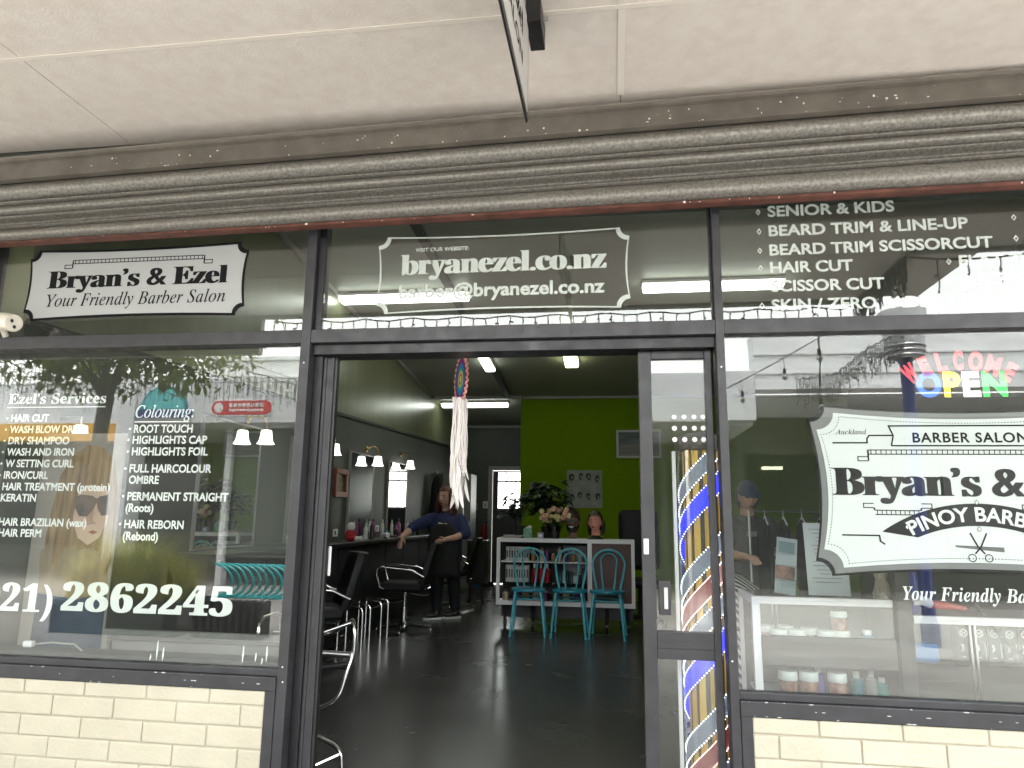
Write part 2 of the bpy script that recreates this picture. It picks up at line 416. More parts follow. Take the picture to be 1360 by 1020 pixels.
# door head with its track
MB().box(-1.3865, .4375, 3.035, 3.17, 1.995, 2.0445).build('door_head', m_frame_black, t, bevel=FB)  # black: the shade on its underside is put into the head's colour
G0, G1 = 3.040, 3.046
for x0, x1, z0, z1 in ((-7.9, -1.434, .579, 2.044), (.474, 7.9, .579, 2.044)):
    MB().box(x0, x1, G0, G1, z0, z1).build('display_pane', m_glass, t)
for x0, x1, z0, z1 in ((-7.9, -1.434, 2.109, 2.679), (-1.351, .4295, 2.109, 2.679), (.474, 7.9, 2.109, 2.679)):
    MB().box(x0, x1, G0, G1, z0, z1).build('fanlight_pane', m_glass, t)
# screws and paint nicks
b = MB(); rn = random.Random(31)
for i in range(46):
    x = rn.choice((rn.uniform(-3.0, -1.5), rn.uniform(.5, 1.7))); z = rn.choice((.5765, .525, .55)); s = rn.uniform(.0012, .003)
    b.ball((x, 2.9915, z), (s * rn.uniform(1, 4), .001, s * .8), 6, 4)
b.build('paint_nicks', mat("worn paint nicks", (.45, .45, .45), .6), t)['kind'] = 'stuff'
b = MB()
for x, z, h in ((-2.03, .655, .085), (-2.00, .64, .06), (-2.06, .625, .03), (-1.62, .655, .075), (-1.56, .645, .04), (-1.51, .66, .07), (-1.53, .63, .03)):
    w_ = .003; b.prism([(x - w_ * .4, z - h / 2), (x + w_ * .5, z - h / 2 + .006), (x + w_ * 1.6, z), (x + w_ * .8, z + h / 2), (x - w_ * .6, z + h / 2 - .004), (x - w_ * 1.2, z - .006)], 3.0474, 3.0480)
b.build('adhesive_residue', m_white, t)['kind'] = 'stuff'
for x, z in ((-1.41, .62), (-1.405, .56), (.45, .72), (.455, 1.9), (-1.41, 1.95)):
    b = MB(); b.ball((x, 2.9985, z), (.004, .002, .004), 8, 5); b.build('screw', m_steel, t)

# sliding doors: the left leaf is pushed behind the jamb, the right leaf stands closed as a sidelight
d = thing('sliding_door', 'open black sliding door leaf stacked at the left jamb of the doorway', 'door')
MB().box(-1.386, -1.345, 3.06, 3.10, 0, 1.994).build('track_jamb', m_frame_black, d, bevel=FB)
MB().box(-1.344, -1.296, 3.08, 3.125, .01, 1.994).build('stile', m_frame, d, bevel=.004)
MB().box(-1.3435, -1.3305, 3.074, 3.0795, .01, 1.99).build('stile_lip', m_frame, d)
MB().box(-1.295, -1.284, 3.09, 3.12, .01, 1.994).build('rubber_seal', m_blackp, d)
b = MB(); b.box(-1.292, -1.277, 3.128, 3.138, .99, 1.12); b.build('pull_handle', m_whitep, d, bevel=.002)
d = thing('sliding_door', 'closed sliding door leaf glazed above and below, in front of the lit barber pole', 'door')
MB().box(.112, .168, 3.08, 3.125, .01, 1.994).build('stile', m_frame, d, bevel=.004)
MB().box(.396, .4265, 3.08, 3.125, .01, 1.994).build('stile', m_frame, d, bevel=.004)
MB().box(.1685, .3955, 3.082, 3.123, 1.957, 1.993).build('top_rail', m_frame, d, bevel=FB)
b = MB(); b.box(.1685, .3955, 3.082, 3.123, .702, .810); b.box(.1685, .3955, 3.078, 3.0815, .745, .77); b.build('mid_rail', m_frame, d, bevel=FB)
MB().box(.1685, .3955, 3.082, 3.123, .01, .10).build('bottom_rail', m_frame, d, bevel=FB)
MB().box(.1685, .3955, 3.10, 3.105, .811, 1.956).build('upper_pane', m_glass, d)
MB().box(.1685, .3955, 3.10, 3.105, .101, .701).build('lower_pane', m_glass, d)
b = MB(); b.box(.120, .141, 3.072, 3.0795, 1.118, 1.182); lk = b.build('lock_plate', m_whitep, d, bevel=.002)
b = MB(); b.tube([(.1305, 3.0725, 1.135), (.1305, 3.066, 1.135)], .006, 10); b.box(.129, .132, 3.068, 3.0725, 1.15, 1.165); b.build('keyhole', m_steel, lk)
b = MB(); b.box(.178, .228, 3.085, 3.0995, .875, 1.01); b.build('pull_plate', m_frame, d, bevel=.004)
b = MB(); b.box(.20, .215, 3.079, 3.0845, .90, .985); b.build('finger_recess', m_steel, d)
dt = MB()
for r in range(3):
    for c in range(4):
        x = .262 + c * .042; z = 1.602 + r * .049
        if c == 3: x = .383
        dt.lathe([(.0105, 0), (.0105, .001)], (0, 0, 0), 14); n = 28
        dt.xform(Matrix.Translation((x, 3.0945, z)) @ Matrix.Rotation(R(90), 4, 'X'), len(dt.v) - n)
dt.build('safety_dots', m_white, d)

# ------------------------------------------------------------------ roller shutter
rs = thing('roller_shutter', 'weathered galvanised roller shutter wound up over the shopfront', 'roller shutter')
def arc(p, q, bulge, n=8):
    P = []; dy, dz = q[0] - p[0], q[1] - p[1]; L = math.hypot(dy, dz); ny, nz = dz / L, -dy / L
    for i in range(n + 1):
        s = i / n; k = math.sin(math.pi * s) * bulge; P.append((p[0] + dy * s + ny * k, p[1] + dz * s + nz * k))
    return P
def lean(z): return .010 + .012 * max(0, min(1, (z - 2.585) / .10))     # the shutter hangs a little out of level
def sweep(prof, name, m, sm=True):
    b = MB(); n = 24; xs = [-7 + 14 * i / n for i in range(n + 1)]
    for i in range(n): b.profile_x(prof, xs[i], xs[i + 1])
    b.v = [(x, y + .0025 * noise.noise((x * .9, z * 3, 0)), z + lean(z) * (x + .53) + .003 * noise.noise((x * .7, 5, z))) for x, y, z in b.v]
    o = b.build(name, m, rs, smooth=False)
    bm = bmesh.new(); bm.from_mesh(o.data); bmesh.ops.remove_doubles(bm, verts=bm.verts, dist=1e-4); bmesh.ops.recalc_face_normals(bm, faces=bm.faces)
    bm.to_mesh(o.data); bm.free()
    if sm: o.data.polygons.foreach_set('use_smooth', [True] * len(o.data.polygons)); e = o.modifiers.new('s', 'EDGE_SPLIT'); e.split_angle = R(50)
    return o
m_lip = mat("pale flashing lip", (.20, .18, .155), .6, var=.15, scale=12)
sweep([(2.985, 3.034), (2.817, 3.031), (2.815, 3.026), (2.815, 3.022)], 'flashing_lip', m_lip)
sweep([(2.815, 3.0225), (2.823, 3.017), (2.823, 3.010), (2.845, 3.008), (2.845, 3.0)], 'flashing', m_fascia_band)
sweep([(2.845, 3.005), (2.843, 2.932), (2.834, 2.928), (2.834, 2.920), (2.87, 2.916)], 'top_band', m_fascia_band)
sweep([(2.90, 2.918)] + arc((2.872, 2.914), (2.886, 2.827), .040, 12) + [(2.90, 2.824), (2.868, 2.820), (2.863, 2.816), (2.867, 2.812), (2.91, 2.809)], 'curtain_rib', m_galv)
sweep([(2.92, 2.810)] + arc((2.888, 2.807), (2.900, 2.757), .030, 10) + [(2.890, 2.753), (2.885, 2.749), (2.889, 2.745)] + arc((2.905, 2.741), (2.915, 2.706), -.024, 8) + [(2.93, 2.702), (2.884, 2.697), (2.879, 2.693), (2.884, 2.689), (2.93, 2.685)], 'curtain_rib', m_galv)
sweep([(2.93, 2.687)] + arc((2.898, 2.683), (2.922, 2.607), .038, 12) + [(2.932, 2.606), (2.96, 2.612)], 'bottom_rib', m_galv)
sweep([(2.962, 2.613), (2.906, 2.604), (2.904, 2.592), (2.912, 2.589), (2.962, 2.593)], 'weather_seal', m_rubber)
b = MB(); random.seed(3)
for i in range(95):
    x = random.choice([random.gauss(-1.8, .8), random.gauss(.75, .5), random.uniform(-3, 2)])
    q = random.random()
    if q < .5: y, z = 2.842, random.uniform(2.94, 3.0)
    elif q < .75: y, z = 2.8325, random.uniform(2.921, 2.927)
    else: y, z = 2.9045, random.uniform(2.593, 2.602)
    s = random.uniform(.001, .0035)
    b.ball((x, y, z + lean(z) * (x + .53)), (s * random.uniform(.6, 2.2), .0012, s * random.uniform(.6, 2.0)), 6, 4)
b.build('paint_flecks', mat("flecks of white paint", (.7, .68, .64), .7), rs)['kind'] = 'stuff'

# ------------------------------------------------------------------ canopy over the footpath
cz = 3.10
ca = thing('street_canopy', 'cream boarded canopy soffit over the footpath', 'canopy')
J = .004
xs = [-9.81, -7.35, -4.87, -2.41, .05, 2.51, 4.97, 7.43, 9.9]
ys = [.06, 1.09, 2.29, 2.985]
b = MB()
for i in range(len(xs) - 1):
    for j in range(len(ys) - 1):
        if xs[i] > 2.2 and j == 0: continue
        b.box(xs[i] + J / 2, xs[i + 1] - J / 2, ys[j] + J / 2, ys[j + 1] - J / 2, cz, cz + .012)
b.build('soffit_board', m_soffit, ca, bevel=.001)
MB().box(-9.8, 2.5, .06, 2.985, cz + .014, cz + .12).build('roof', m_galv, ca)
MB().box(2.505, 9.8, 1.20, 2.985, cz + .014, cz + .12).build('roof', m_galv, ca)
b = MB()
for yy in (1.09, 2.29):
    st = len(b.v); b.box(-9.7, 9.7 if yy > 2 else 2.4, yy - .012, yy + .012, cz - .006, cz - .001)
b.build('joint_strip', m_batten, ca, bevel=.002)
b = MB(); b.box(.035, .065, 1.11, 2.277, cz - .006, cz - .001); b.box(.035, .065, 2.303, 2.84, cz - .006, cz - .001); b.build('joint_strip', m_batten, ca, bevel=.002)
MB().box(-3.28, 2.1, -.02, .055, cz - .02, cz + .14).build('edge_fascia', m_trim, ca)
MB().box(-9.8, -3.29, -.02, .055, cz - .37, cz + .14).build('edge_fascia', m_trim, ca)
MB().box(2.03, 2.1, .06, 1.17, cz - .02, cz + .14).build('edge_fascia', m_trim, ca)
MB().box(2.105, 9.8, 1.13, 1.19, cz - .02, cz + .14).build('edge_fascia', m_trim, ca)

# ------------------------------------------------------------------ vinyl signs and lettering on the inner face of the glass
YL, YP, YB = 3.0475, 3.0490, 3.0510     # letters, panel, border: one behind the other
# -- left fanlight name sign
t = thing('name_sign', 'white notched name sign with black border in the left fanlight', 'sign')
O = plaque(-2.948, -1.752, 2.198, 2.574, .045, .012); I = plaque(-2.948, -1.752, 2.198, 2.574, .045, .012, ins=.013)
sheet('border', O, 3.0392, m_black, t); sheet('panel', I, 3.0382, m_panel_shaded, t)
letters('lettering', "Bryan\u2019s & Ezel", -2.832, -1.850, 2.366, .090, 3.0372, m_black, t, 'serif', fat=.030, space=.93)
letters('tagline', "Your Friendly Barber Salon", -2.825, -1.855, 2.270, .064, 3.0372, m_black, t, 'italic', fat=.007, space=1.05)
def bar_ornament(x0, x1, z, h, drop, par, up=True, y=YL, n=34, wcol=None):
    """ladder-like ornamental bar with a step at each end"""
    s = 1 if up else -1; b = MB(); w_ = h * .22
    b.box(x0, x1, y, y + .0007, z + h / 2 - w_ / 2, z + h / 2 + w_ / 2); b.box(x0, x1, y, y + .0007, z - h / 2 - w_ / 2, z - h / 2 + w_ / 2)
    for i in range(n):
        x = x0 + (i + .5) * (x1 - x0) / n; b.box(x - w_ * .4, x + w_ * .4, y, y + .0007, z - h / 2 + w_ / 2, z + h / 2 - w_ / 2)
    for sx, xe in ((-1, x0), (1, x1)):
        a, c = sorted((xe, xe + sx * w_)); b.box(a - w_ * .3, c + w_ * .3, y + .0001, y + .0008, min(z + h / 2, z + h / 2 - s * (drop + h)), max(z + h / 2, z + h / 2 - s * (drop + h)))
        zz = z - s * drop
        a, c = sorted((xe + sx * w_, xe + sx * h * 2.6))
        b.box(a, c, y, y + .0007, zz + h / 2 - w_ / 2, zz + h / 2 + w_ / 2); b.box(a, c, y, y + .0007, zz - h / 2 - w_ / 2, zz - h / 2 + w_ / 2)
        e = xe + sx * h * 2.6; a, c = sorted((e, e - sx * w_)); b.box(a, c, y + .0001, y + .0008, zz - h / 2, zz + h / 2)
    return b.build('ornament', m_black, par)
bar_ornament(-2.70, -1.985, 2.502, .018, .024, t, y=3.0371)

# -- door fanlight web address
t = thing('web_address_sign', 'white outlined lettering with web and mail address above the doorway', 'sign')
O = plaque(-1.096, .083, 2.186, 2.566, .042, .012); I = plaque(-1.096, .083, 2.186, 2.566, .050, .012, ins=.008)
frame_poly(O, I, YL, 'outline', m_white, t)
letters('small_line', "VISIT OUR WEBSITE:", -.914, -.657, 2.487, .018, YL, m_white, t, offset=.018)
letters('web_line', "bryanezel.co.nz", -.985, -.020, 2.376, .098, YL, m_white, t, 'serif', fat=.030, space=.93)
letters('mail_line', "barber@bryanezel.co.nz", -.987, -.030, 2.262, .060, YL, m_white, t, offset=.030)

# -- left window service lists
t = thing('service_list', 'white lettering listing hair services in the far left of the left window', 'lettering')
letters('heading', "Ezel's Services", -2.965, -2.432, 1.778, .050, YL, m_white, t, 'serif', fat=.012)
b = MB(); b.box(-2.965, -2.432, YL, YL + .0007, 1.758, 1.762); b.build('underline', m_white, t)
rows = [("HAIR CUT", -2.935, -2.728, 1.690), ("WASH BLOW DRY", -2.934, -2.560, 1.634), ("DRY SHAMPOO", -2.933, -2.601, 1.579), ("WASH AND IRON", -2.932, -2.569, 1.524),
        ("W SETTING CURL", -2.931, -2.562, 1.468), ("IRON/CURL", -2.930, -2.690, 1.412), ("HAIR TREATMENT (protein)", -2.929, -2.357, 1.357), ("KERATIN", -2.929, -2.738, 1.304),
        ("HAIR BRAZILIAN (wax)", -2.920, -2.456, 1.190), ("HAIR PERM", -2.914, -2.685, 1.139)]
def bullet(x, z, r, y, m, par, diamond=False):
    b = MB()
    if diamond:
        o = [(x, z - r * 1.45), (x + r, z), (x, z + r * 1.45), (x - r, z)]; i = [(x + (p - x) * .5, z + (q - z) * .5) for p, q in o]
        return frame_poly(o, i, y, 'bullet', m, par)
    b.prism([(x + r * math.cos(k * math.pi / 6), z + r * math.sin(k * math.pi / 6)) for k in range(12)], y, y + .0007)
    return b.build('bullet', m, par)
for s_, x0, x1, z in rows:
    letters('list_line', s_, x0, x1, z, .034, YL, m_white, t, offset=.028)
    bullet(x0 - .022, z + .016, .0055, YL, m_white, t)
t = thing('service_list', 'white lettering listing hair colouring services under the underlined script heading', 'lettering')
letters('heading', "Colouring:", -2.268, -1.966, 1.706, .058, YL, m_white, t, 'italic', fat=.010, thin=.004)
b = MB(); b.box(-2.268, -1.985, YL, YL + .0007, 1.683, 1.687); b.build('underline', m_white, t)
for s_, x0, x1, z, bu in [("ROOT TOUCH", -2.266, -1.963, 1.634, 1), ("HIGHLIGHTS CAP", -2.267, -1.885, 1.581, 1), ("HIGHLIGHTS FOIL", -2.264, -1.875, 1.526, 1), ("FULL HAIRCOLOUR", -2.266, -1.849, 1.446, 1),
                          ("OMBRE", -2.263, -2.109, 1.393, 0), ("PERMANENT STRAIGHT", -2.261, -1.754, 1.316, 1), ("(Roots)", -2.263, -2.121, 1.263, 0), ("HAIR REBORN", -2.261, -1.961, 1.188, 1), ("(Rebond)", -2.261, -2.083, 1.134, 0)]:
    letters('list_line', s_, x0, x1, z, .036, YL, m_white, t, offset=.028)
    if bu: bullet(x0 - .022, z + .017, .0055, YL, m_white, t)
t = thing('phone_number', 'large white phone number lettering low in the left window', 'lettering')
letters('digits', "(021)", -3.02, -2.580, .800, .120, YL, m_white, t, 'serif', fat=.030, space=1.08)
letters('digits', "2862245", -2.535, -1.688, .812, .120, YL, m_white, t, 'serif', fat=.034, space=1.06, thin=.006)

# -- right fanlight price list
t = thing('service_list', 'white lettering listing beard and hair cuts in the right fanlight', 'lettering')
for s_, x0, x1, z in [("SENIOR & KIDS", .688, 1.214, 2.586), ("BEARD TRIM & LINE-UP", .688, 1.500, 2.495), ("BEARD TRIM SCISSORCUT", .687, 1.588, 2.406), ("HAIR CUT", .686, 1.027, 2.325),
                      ("SCISSOR CUT", .685, 1.148, 2.240), ("SKIN / ZERO FADE", .684, 1.318, 2.155), ("FLAT TOP", 1.449, 1.80, 2.326), ("BUZZ CUT", 1.447, 1.80, 2.243), ("BURST FADE", 1.444, 1.90, 2.158)]:
    letters('list_line', s_, x0, x1, z, .047, YL, m_white, t, offset=.028)
    bullet(x0 - .040, z + .022, .0105, YL, m_white, t, True)
for x, z in ((1.680, 2.533), (1.679, 2.440)): bullet(x, z, .0105, YL, m_white, t, True)

# -- welcome / open letters
t = thing('welcome_sign', 'red WELCOME arched over blue, yellow, white and green OPEN letters in the right window', 'sign')
def arcfn(cx, cz_, r, a0, a1):
    def fn(u, z):
        a = a0 + (a1 - a0) * u; return cx + (r + z) * math.cos(a), cz_ + (r + z) * math.sin(a)
    return fn
m_red = mat("translucent red acrylic", (.70, .04, .05), .35, emit=(1, .03, .04), estr=.03)
# seven letters on a shallow arc
W = "WELCOME"; ccx, ccz, rr = 1.405, 1.555, .332
for i, ch in enumerate(W):
    a = R(90) + R(31) * (1 - i / 3.0); wd = .055 if ch in 'WMO' else .040
    def fn(u, z, a=a, wd=wd):
        lx = (u - .5) * wd; return ccx + (rr + z) * math.cos(a) + lx * math.sin(a), ccz + (rr + z) * math.sin(a) - lx * math.cos(a)
    letters('letter', ch, 0, 1, 0, .070, YL, m_red, t, offset=.065, fn=fn)
for ch, c, x0, x1 in (('O', (.01, .10, .85), 1.236, 1.332), ('P', (.85, .82, .0), 1.340, 1.405), ('E', (.85, .86, .86), 1.412, 1.478), ('N', (.0, .62, .05), 1.487, 1.578)):
    letters('letter', ch, x0, x1, 1.776, .092, YL, mat("acrylic letter " + ch, c, .35, emit=c, estr=.10), t, offset=.050)

# -- big right window sign
t = thing('barber_sign', 'large white notched sign with black arch, scissors and comb in the right window', 'sign')
cx = 1.417; hw = cx - .800
O = plaque(cx - hw, cx + hw, 1.050, 1.742, .058, .030, ins=0); I = plaque(cx - hw, cx + hw, 1.050, 1.742, .058, .030, ins=.010)
frame_poly(O, I, YB, 'outer_line', m_black, t)
sheet('clear_film', I, YB + .0006, mat("grey translucent film", (.17, .17, .17), .4), t)
O2 = plaque(cx - hw, cx + hw, 1.050, 1.742, .058, .030, ins=.034); sheet('panel', O2, YP, m_panel, t)
P = plaque(cx - hw, cx + hw, 1.050, 1.742, .058, .030, ins=.050, n=24)
b = MB(); acc = 0; q = .0
for i in range(len(P)):
    a, c = Vector(P[i]), Vector(P[(i + 1) % len(P)]); L = (c - a).length; s = q
    while s < L:
        p = a + (c - a) * (s / L); b.prism([(p.x + .0024 * math.cos(k * math.pi / 3), p.y + .0024 * math.sin(k * math.pi / 3)) for k in range(6)], YL, YL + .0007); s += .0115
    q = s - L
b.build('dotted_line', m_black, t)
letters('place_line', "Auckland", .905, 1.028, 1.618, .020, YL, m_black, t, 'italic', fat=.004)
letters('name_line', "Bryan\u2019s & Ezel", .880, 2*cx - .880, 1.371, .110, YL, m_black, t, 'serif', fat=.036, space=.92)
letters('banner_line', "BARBER SALON", 1.203, 2 * cx - 1.203, 1.585, .038, YL, m_black, t, offset=.024, space=1.12)
def line(pts, wd, name='rule', y=YL, m=m_black, par=None):
    """mitred flat line along points in the x-z plane"""
    n = len(pts); A, B_ = [], []
    for i, p in enumerate(pts):
        p = Vector(p); d0 = (p - Vector(pts[i - 1])).normalized() if i else (Vector(pts[1]) - p).normalized()
        d1 = (Vector(pts[i + 1]) - p).normalized() if i < n - 1 else d0
        nn = Vector((-(d0 + d1).y, (d0 + d1).x)); nn = nn.normalized() if nn.length > 1e-6 else Vector((-d0.y, d0.x)); k = wd / 2 / max(.4, nn.dot(Vector((-d0.y, d0.x))))
        A.append(p + nn * k); B_.append(p - nn * k)
    b = MB(); b.add([(v.x, y, v.y) for v in A] + [(v.x, y, v.y) for v in B_], [(i, i + 1, n + i + 1, n + i) for i in range(n - 1)])
    return b.build(name, m, par)
mir = lambda pts: [(2 * cx - x, z) for x, z in pts]
rib = [(1.118, 1.648), (1.128, 1.610), (1.120, 1.571)]
ban = [(1.120, 1.571), (1.130, 1.612), (1.115, 1.652)]
line(ban + mir(ban)[::-1] + [ban[0]], .006, 'banner_outline', par=t)
for f in (lambda p: p, mir):
    line(f([(.893, 1.583), (1.028, 1.583), (1.028, 1.600), (1.038, 1.613), (1.128, 1.613)]), .006, par=t)
    line(f([(.905, 1.212), (1.047, 1.212), (1.049, 1.190), (1.066, 1.178)]), .006, par=t)
bar_ornament(1.030, 2 * cx - 1.030, 1.545, .017, .027, t, True, n=40)
bar_ornament(1.038, 1.21, 1.303, .017, -.027, t, True, n=10); bar_ornament(2 * cx - 1.21, 2 * cx - 1.038, 1.303, .017, -.027, t, True, n=10)
# black arch: centre far below
R1 = .62; zc0 = 1.342 - R1; am = math.acos((cx - 1.058) / R1)
outer = []; inner = []
for i in range(33):
    u = i / 32; a = R(180) - am + (2 * am - R(180)) * u
    outer.append((cx + R1 * math.cos(a), zc0 + R1 * math.sin(a)))
R2 = .560; zc1 = 1.255 - R2; am2 = math.acos((cx - 1.19) / R2)
for i in range(33):
    u = i / 32; a = R(180) - am2 + (2 * am2 - R(180)) * u; inner.append((cx + R2 * math.cos(a), zc1 + R2 * math.sin(a)))
frame_poly(outer, inner, YL, 'arch', m_black, t); t.children[-1].data  # arch band
for o_ in [c for c in t.children if c.name.startswith('arch')]:
    bm = bmesh.new(); bm.from_mesh(o_.data); bm.faces.ensure_lookup_table(); bmesh.ops.delete(bm, geom=[bm.faces[-1]], context='FACES_ONLY'); bm.to_mesh(o_.data); bm.free()
letters('arch_line', "PINOY BARBER", 0, 1, 0, .052, YL - .0008, m_white, t, offset=.024, fn=arcfn(cx, zc0, R1 - .068, R(90 + 26.5), R(90 - 26.5)))
line([(1.128, 1.195), (1.136, 1.203), (1.128, 1.211)], .004, 'chevron', YL - .0008, m_white, t); line([(1.136, 1.195), (1.144, 1.203), (1.136, 1.211)], .004, 'chevron', YL - .0008, m_white, t)
for x, z in ((cx, 1.346), (cx, 1.243), (cx - .265, 1.247)):
    b = MB(); b.prism([(x, z - .010), (x + .007, z), (x, z + .010), (x - .007, z)], YL - .0016, YL - .0009); b.build('diamond', m_white, t)
    line([(x, z - .010), (x + .007, z), (x, z + .010), (x - .007, z), (x, z - .010)], .002, 'diamond_edge', YL - .0024, m_black, t)
# crossed scissors and comb
sx, sz = 1.412, 1.170
for s in (-1, 1):
    line([(sx + s * .030, sz + .058), (sx + s * .006, sz + .006), (sx - s * .018, sz - .022)], .006, 'blade', par=t)
    ring = [(sx - s * .030 + .014 * math.cos(k * math.pi / 9), sz - .038 + .014 * math.sin(k * math.pi / 9)) for k in range(19)]
    line(ring, .0035, 'finger_ring', par=t)
b = MB(); b.prism([(sx - .088, sz + .010), (sx + .088, sz + .004), (sx + .088, sz - .014), (sx + .06, sz - .012), (sx - .085, sz + .002)], YL + .0001, YL + .0008)
b.build('comb', mat("grey print", (.10, .10, .10), .5), t)
t = thing('tagline_lettering', 'white script tagline lettering under the large white sign', 'lettering')
letters('lettering', "Your Friendly Barber Salon", 1.117, 1.830, .968, .050, YL, m_white, t, 'bolditalic', thin=.003)

# ------------------------------------------------------------------ blade sign hanging under the canopy
t = thing('blade_sign', 'thin white blade sign with dark rim hanging edge on under the canopy', 'sign')
X0 = -.292
b = MB(); b.box(X0 - .004, X0 + .004, 1.12, 2.27, 2.645, 3.04); b.build('rim', m_frame_black, t, bevel=.003)
b = MB(); b.box(X0 - .0055, X0 + .0055, 1.145, 2.247, 2.672, 3.02); b.build('face', mat("grey white sign face", (.50, .49, .47), .5), t)
b = MB(); b.box(X0 + .000, X0 + .055, 2.20, 2.37, 3.0, 3.098); b.build('bracket', m_frame_black, t, bevel=.004)
b = MB(); b.box(X0 - .03, X0 + .03, 1.25, 1.33, 3.04, 3.098); b.build('bracket', m_frame_black, t, bevel=.004)
b = MB(); b.tube([(X0 + .056, 2.29, 3.07), (X0 + .075, 2.29, 3.07)], .008, 8); b.build('bolt', m_steel, t)
def side_letters(s_, z, cap, style, fat=0, off=0):
    vs, fs = glyphs(s_, style, off, fat); a = min(x for x, _ in vs); c = max(x for x, _ in vs); ch = capheight(style)
    me = bpy.data.meshes.new('lettering'); me.from_pydata([(X0 + .0062, 1.30 + (x - a) / (c - a) * .80, z + q * cap / ch) for x, q in vs], [], fs); me.materials.append(m_black)
    o = bpy.data.objects.new('lettering', me); col.objects.link(o); o.parent = t
side_letters("Bryan\u2019s & Ezel", 2.86, .09, 'serif', .02); side_letters("BARBER SALON", 2.755, .05, 'sans', 0, .02)

# ------------------------------------------------------------------ interior: lamps
def ceiling_light(x0, x1, y0, y1, m, label):
    cx_, cy_ = (x0 + x1) / 2, (y0 + y1) / 2; tilt = math.atan(-.1026)
    t = thing('ceiling_light', label, 'ceiling light', (cx_, cy_, zc(cy_) - .004), 0, 'fluorescent ceiling lights'); t.rotation_euler.x = tilt
    w_, l_ = (x1 - x0) / 2, (y1 - y0) / 2
    MB().box(-w_, w_, -l_, l_, -.035, -.002).build('housing', m_whitep, t, bevel=.003)
    MB().box(-w_ + .012, w_ - .012, -l_ + .012, l_ - .012, -.085, -.0355).build('diffuser', m, t, bevel=.012)
    return t
ceiling_light(-1.815, -1.655, 8.35, 9.75, m_tube, 'white lit ceiling light running inward left of the dream catcher line of sight beside the batten')
bpy.data.objects['ceiling_light']['label'] = 'white lit ceiling light pointing into the room beside the dark batten'
ceiling_light(-.66, -.46, 8.25, 9.62, m_tubey, 'yellowish lit ceiling light pointing into the room')
ceiling_light(-2.93, -1.76, 11.62, 11.76, m_tube, 'white lit ceiling light lying crosswise behind the dream catcher')
ceiling_light(-3.0 + .02, -1.52, 7.05, 7.22, m_tube, 'white lit ceiling light lying crosswise, seen through the door fanlight at its left')
ceiling_light(.31, 1.72, 6.98, 7.15, m_tube, 'white lit ceiling light lying crosswise behind the right mullion')

# ------------------------------------------------------------------ left wall: mirrors, sconces, counter, things on it
def mirror(y0, y1, z0, z1, label):
    t = thing('wall_mirror', label, 'mirror', group='mirrors along the styling wall')
    MB().box(-2.999, -2.978, y0 + .016, y1 - .016, z0 + .016, z1 - .016).build('mirror_glass', m_mirror, t)
    b = MB(); b.box(-2.999, -2.972, y0, y0 + .015, z0, z1).box(-2.999, -2.972, y1 - .015, y1, z0, z1).box(-2.999, -2.972, y0 + .0155, y1 - .0155, z1 - .015, z1).box(-2.999, -2.972, y0 + .0155, y1 - .0155, z0, z0 + .015)
    b.build('mirror_frame', m_trim, t)
for y0, y1, l in ((4.75, 5.62, 'tall wall mirror under the lit lamp pair seen through the left window'), (6.20, 7.12, 'tall wall mirror half hidden by the left door jamb'),
                  (7.715, 8.524, 'tall grey mirror between the small framed picture and the far mirror'), (9.13, 9.98, 'narrow looking wall mirror farthest along the styling wall')):
    mirror(y0, y1, .99, 1.975, l)
def sconce(y, z, label, first=[None]):
    if first[0]: return dup(first[0], (-3.0, y, z), None, label)
    t = thing('wall_sconce', label, 'wall lamp', (-3.0, y, z), 0, 'lit lamps along the styling wall'); first[0] = t
    brass = mat("brass", (.55, .38, .12), .25, 1.0)
    b = MB(); b.lathe([(.035, 0), (.035, .012), (.015, .02)], (0, 0, 0), 16); b.xform(Matrix.Rotation(R(90), 4, 'Y')); b.xform(Matrix.Translation((.002, -.10, .135))); b.build('back_plate', brass, t, smooth=True)
    b = MB(); b.tube([(.02, -.10, .135), (.05, -.09, .16), (.09, -.04, .175), (.12, -.01, .15), (.128, 0, .11), (.128, 0, .06)], .006, 8); b.build('arm', brass, t, smooth=True)
    b = MB(); b.lathe([(.010, .060), (.034, .058), (.042, .052), (.046, .02), (.050, -.01), (.056, -.035), (.069, -.058)], (.128, 0, 0), 36, wave=lambda i, a: .07 * math.cos(9 * a) * (i / 6) ** 4)
    b.build('shade', m_shade, t, smooth=True); return t
sconce(5.50, 1.885, 'lit wall lamp with one scalloped white shade, seen through the left window')
sconce(6.98, 1.92, 'lit wall lamp showing just past the left door jamb')
sconce(8.35, 1.905, 'lit wall lamp at the mirror nearest the small framed picture')
sconce(9.75, 1.962, 'lit wall lamp at the far mirror on the styling wall')
t = thing('styling_counter', 'long black styling counter along the left wall', 'counter')
MB().box(-2.999, -2.60, 4.5, 10.4, .945, .985).build('worktop', m_blackp, t, bevel=.006)
b = MB()
for i in range(8): b.box(-2.70, -2.665, 4.55 + i * .725, 4.55 + i * .725 + .71, .10, .944)
b.box(-2.999, -2.705, 4.53, 10.37, .0, .944); b.build('cupboard', m_leather, t)
t = thing('framed_picture', 'small red brown framed picture between two wall mirrors', 'picture')
b = MB(); y0, y1, z0, z1 = 7.30, 7.66, 1.44, 1.75
b.box(-2.999, -2.965, y0, y1, z0, z0 + .06).box(-2.999, -2.965, y0, y1, z1 - .06, z1).box(-2.999, -2.965, y0, y0 + .06, z0 + .061, z1 - .061).box(-2.999, -2.965, y1 - .06, y1, z0 + .061, z1 - .061)
b.build('moulding', mat("red brown wood", (.20, .05, .02), .4), t, bevel=.005)
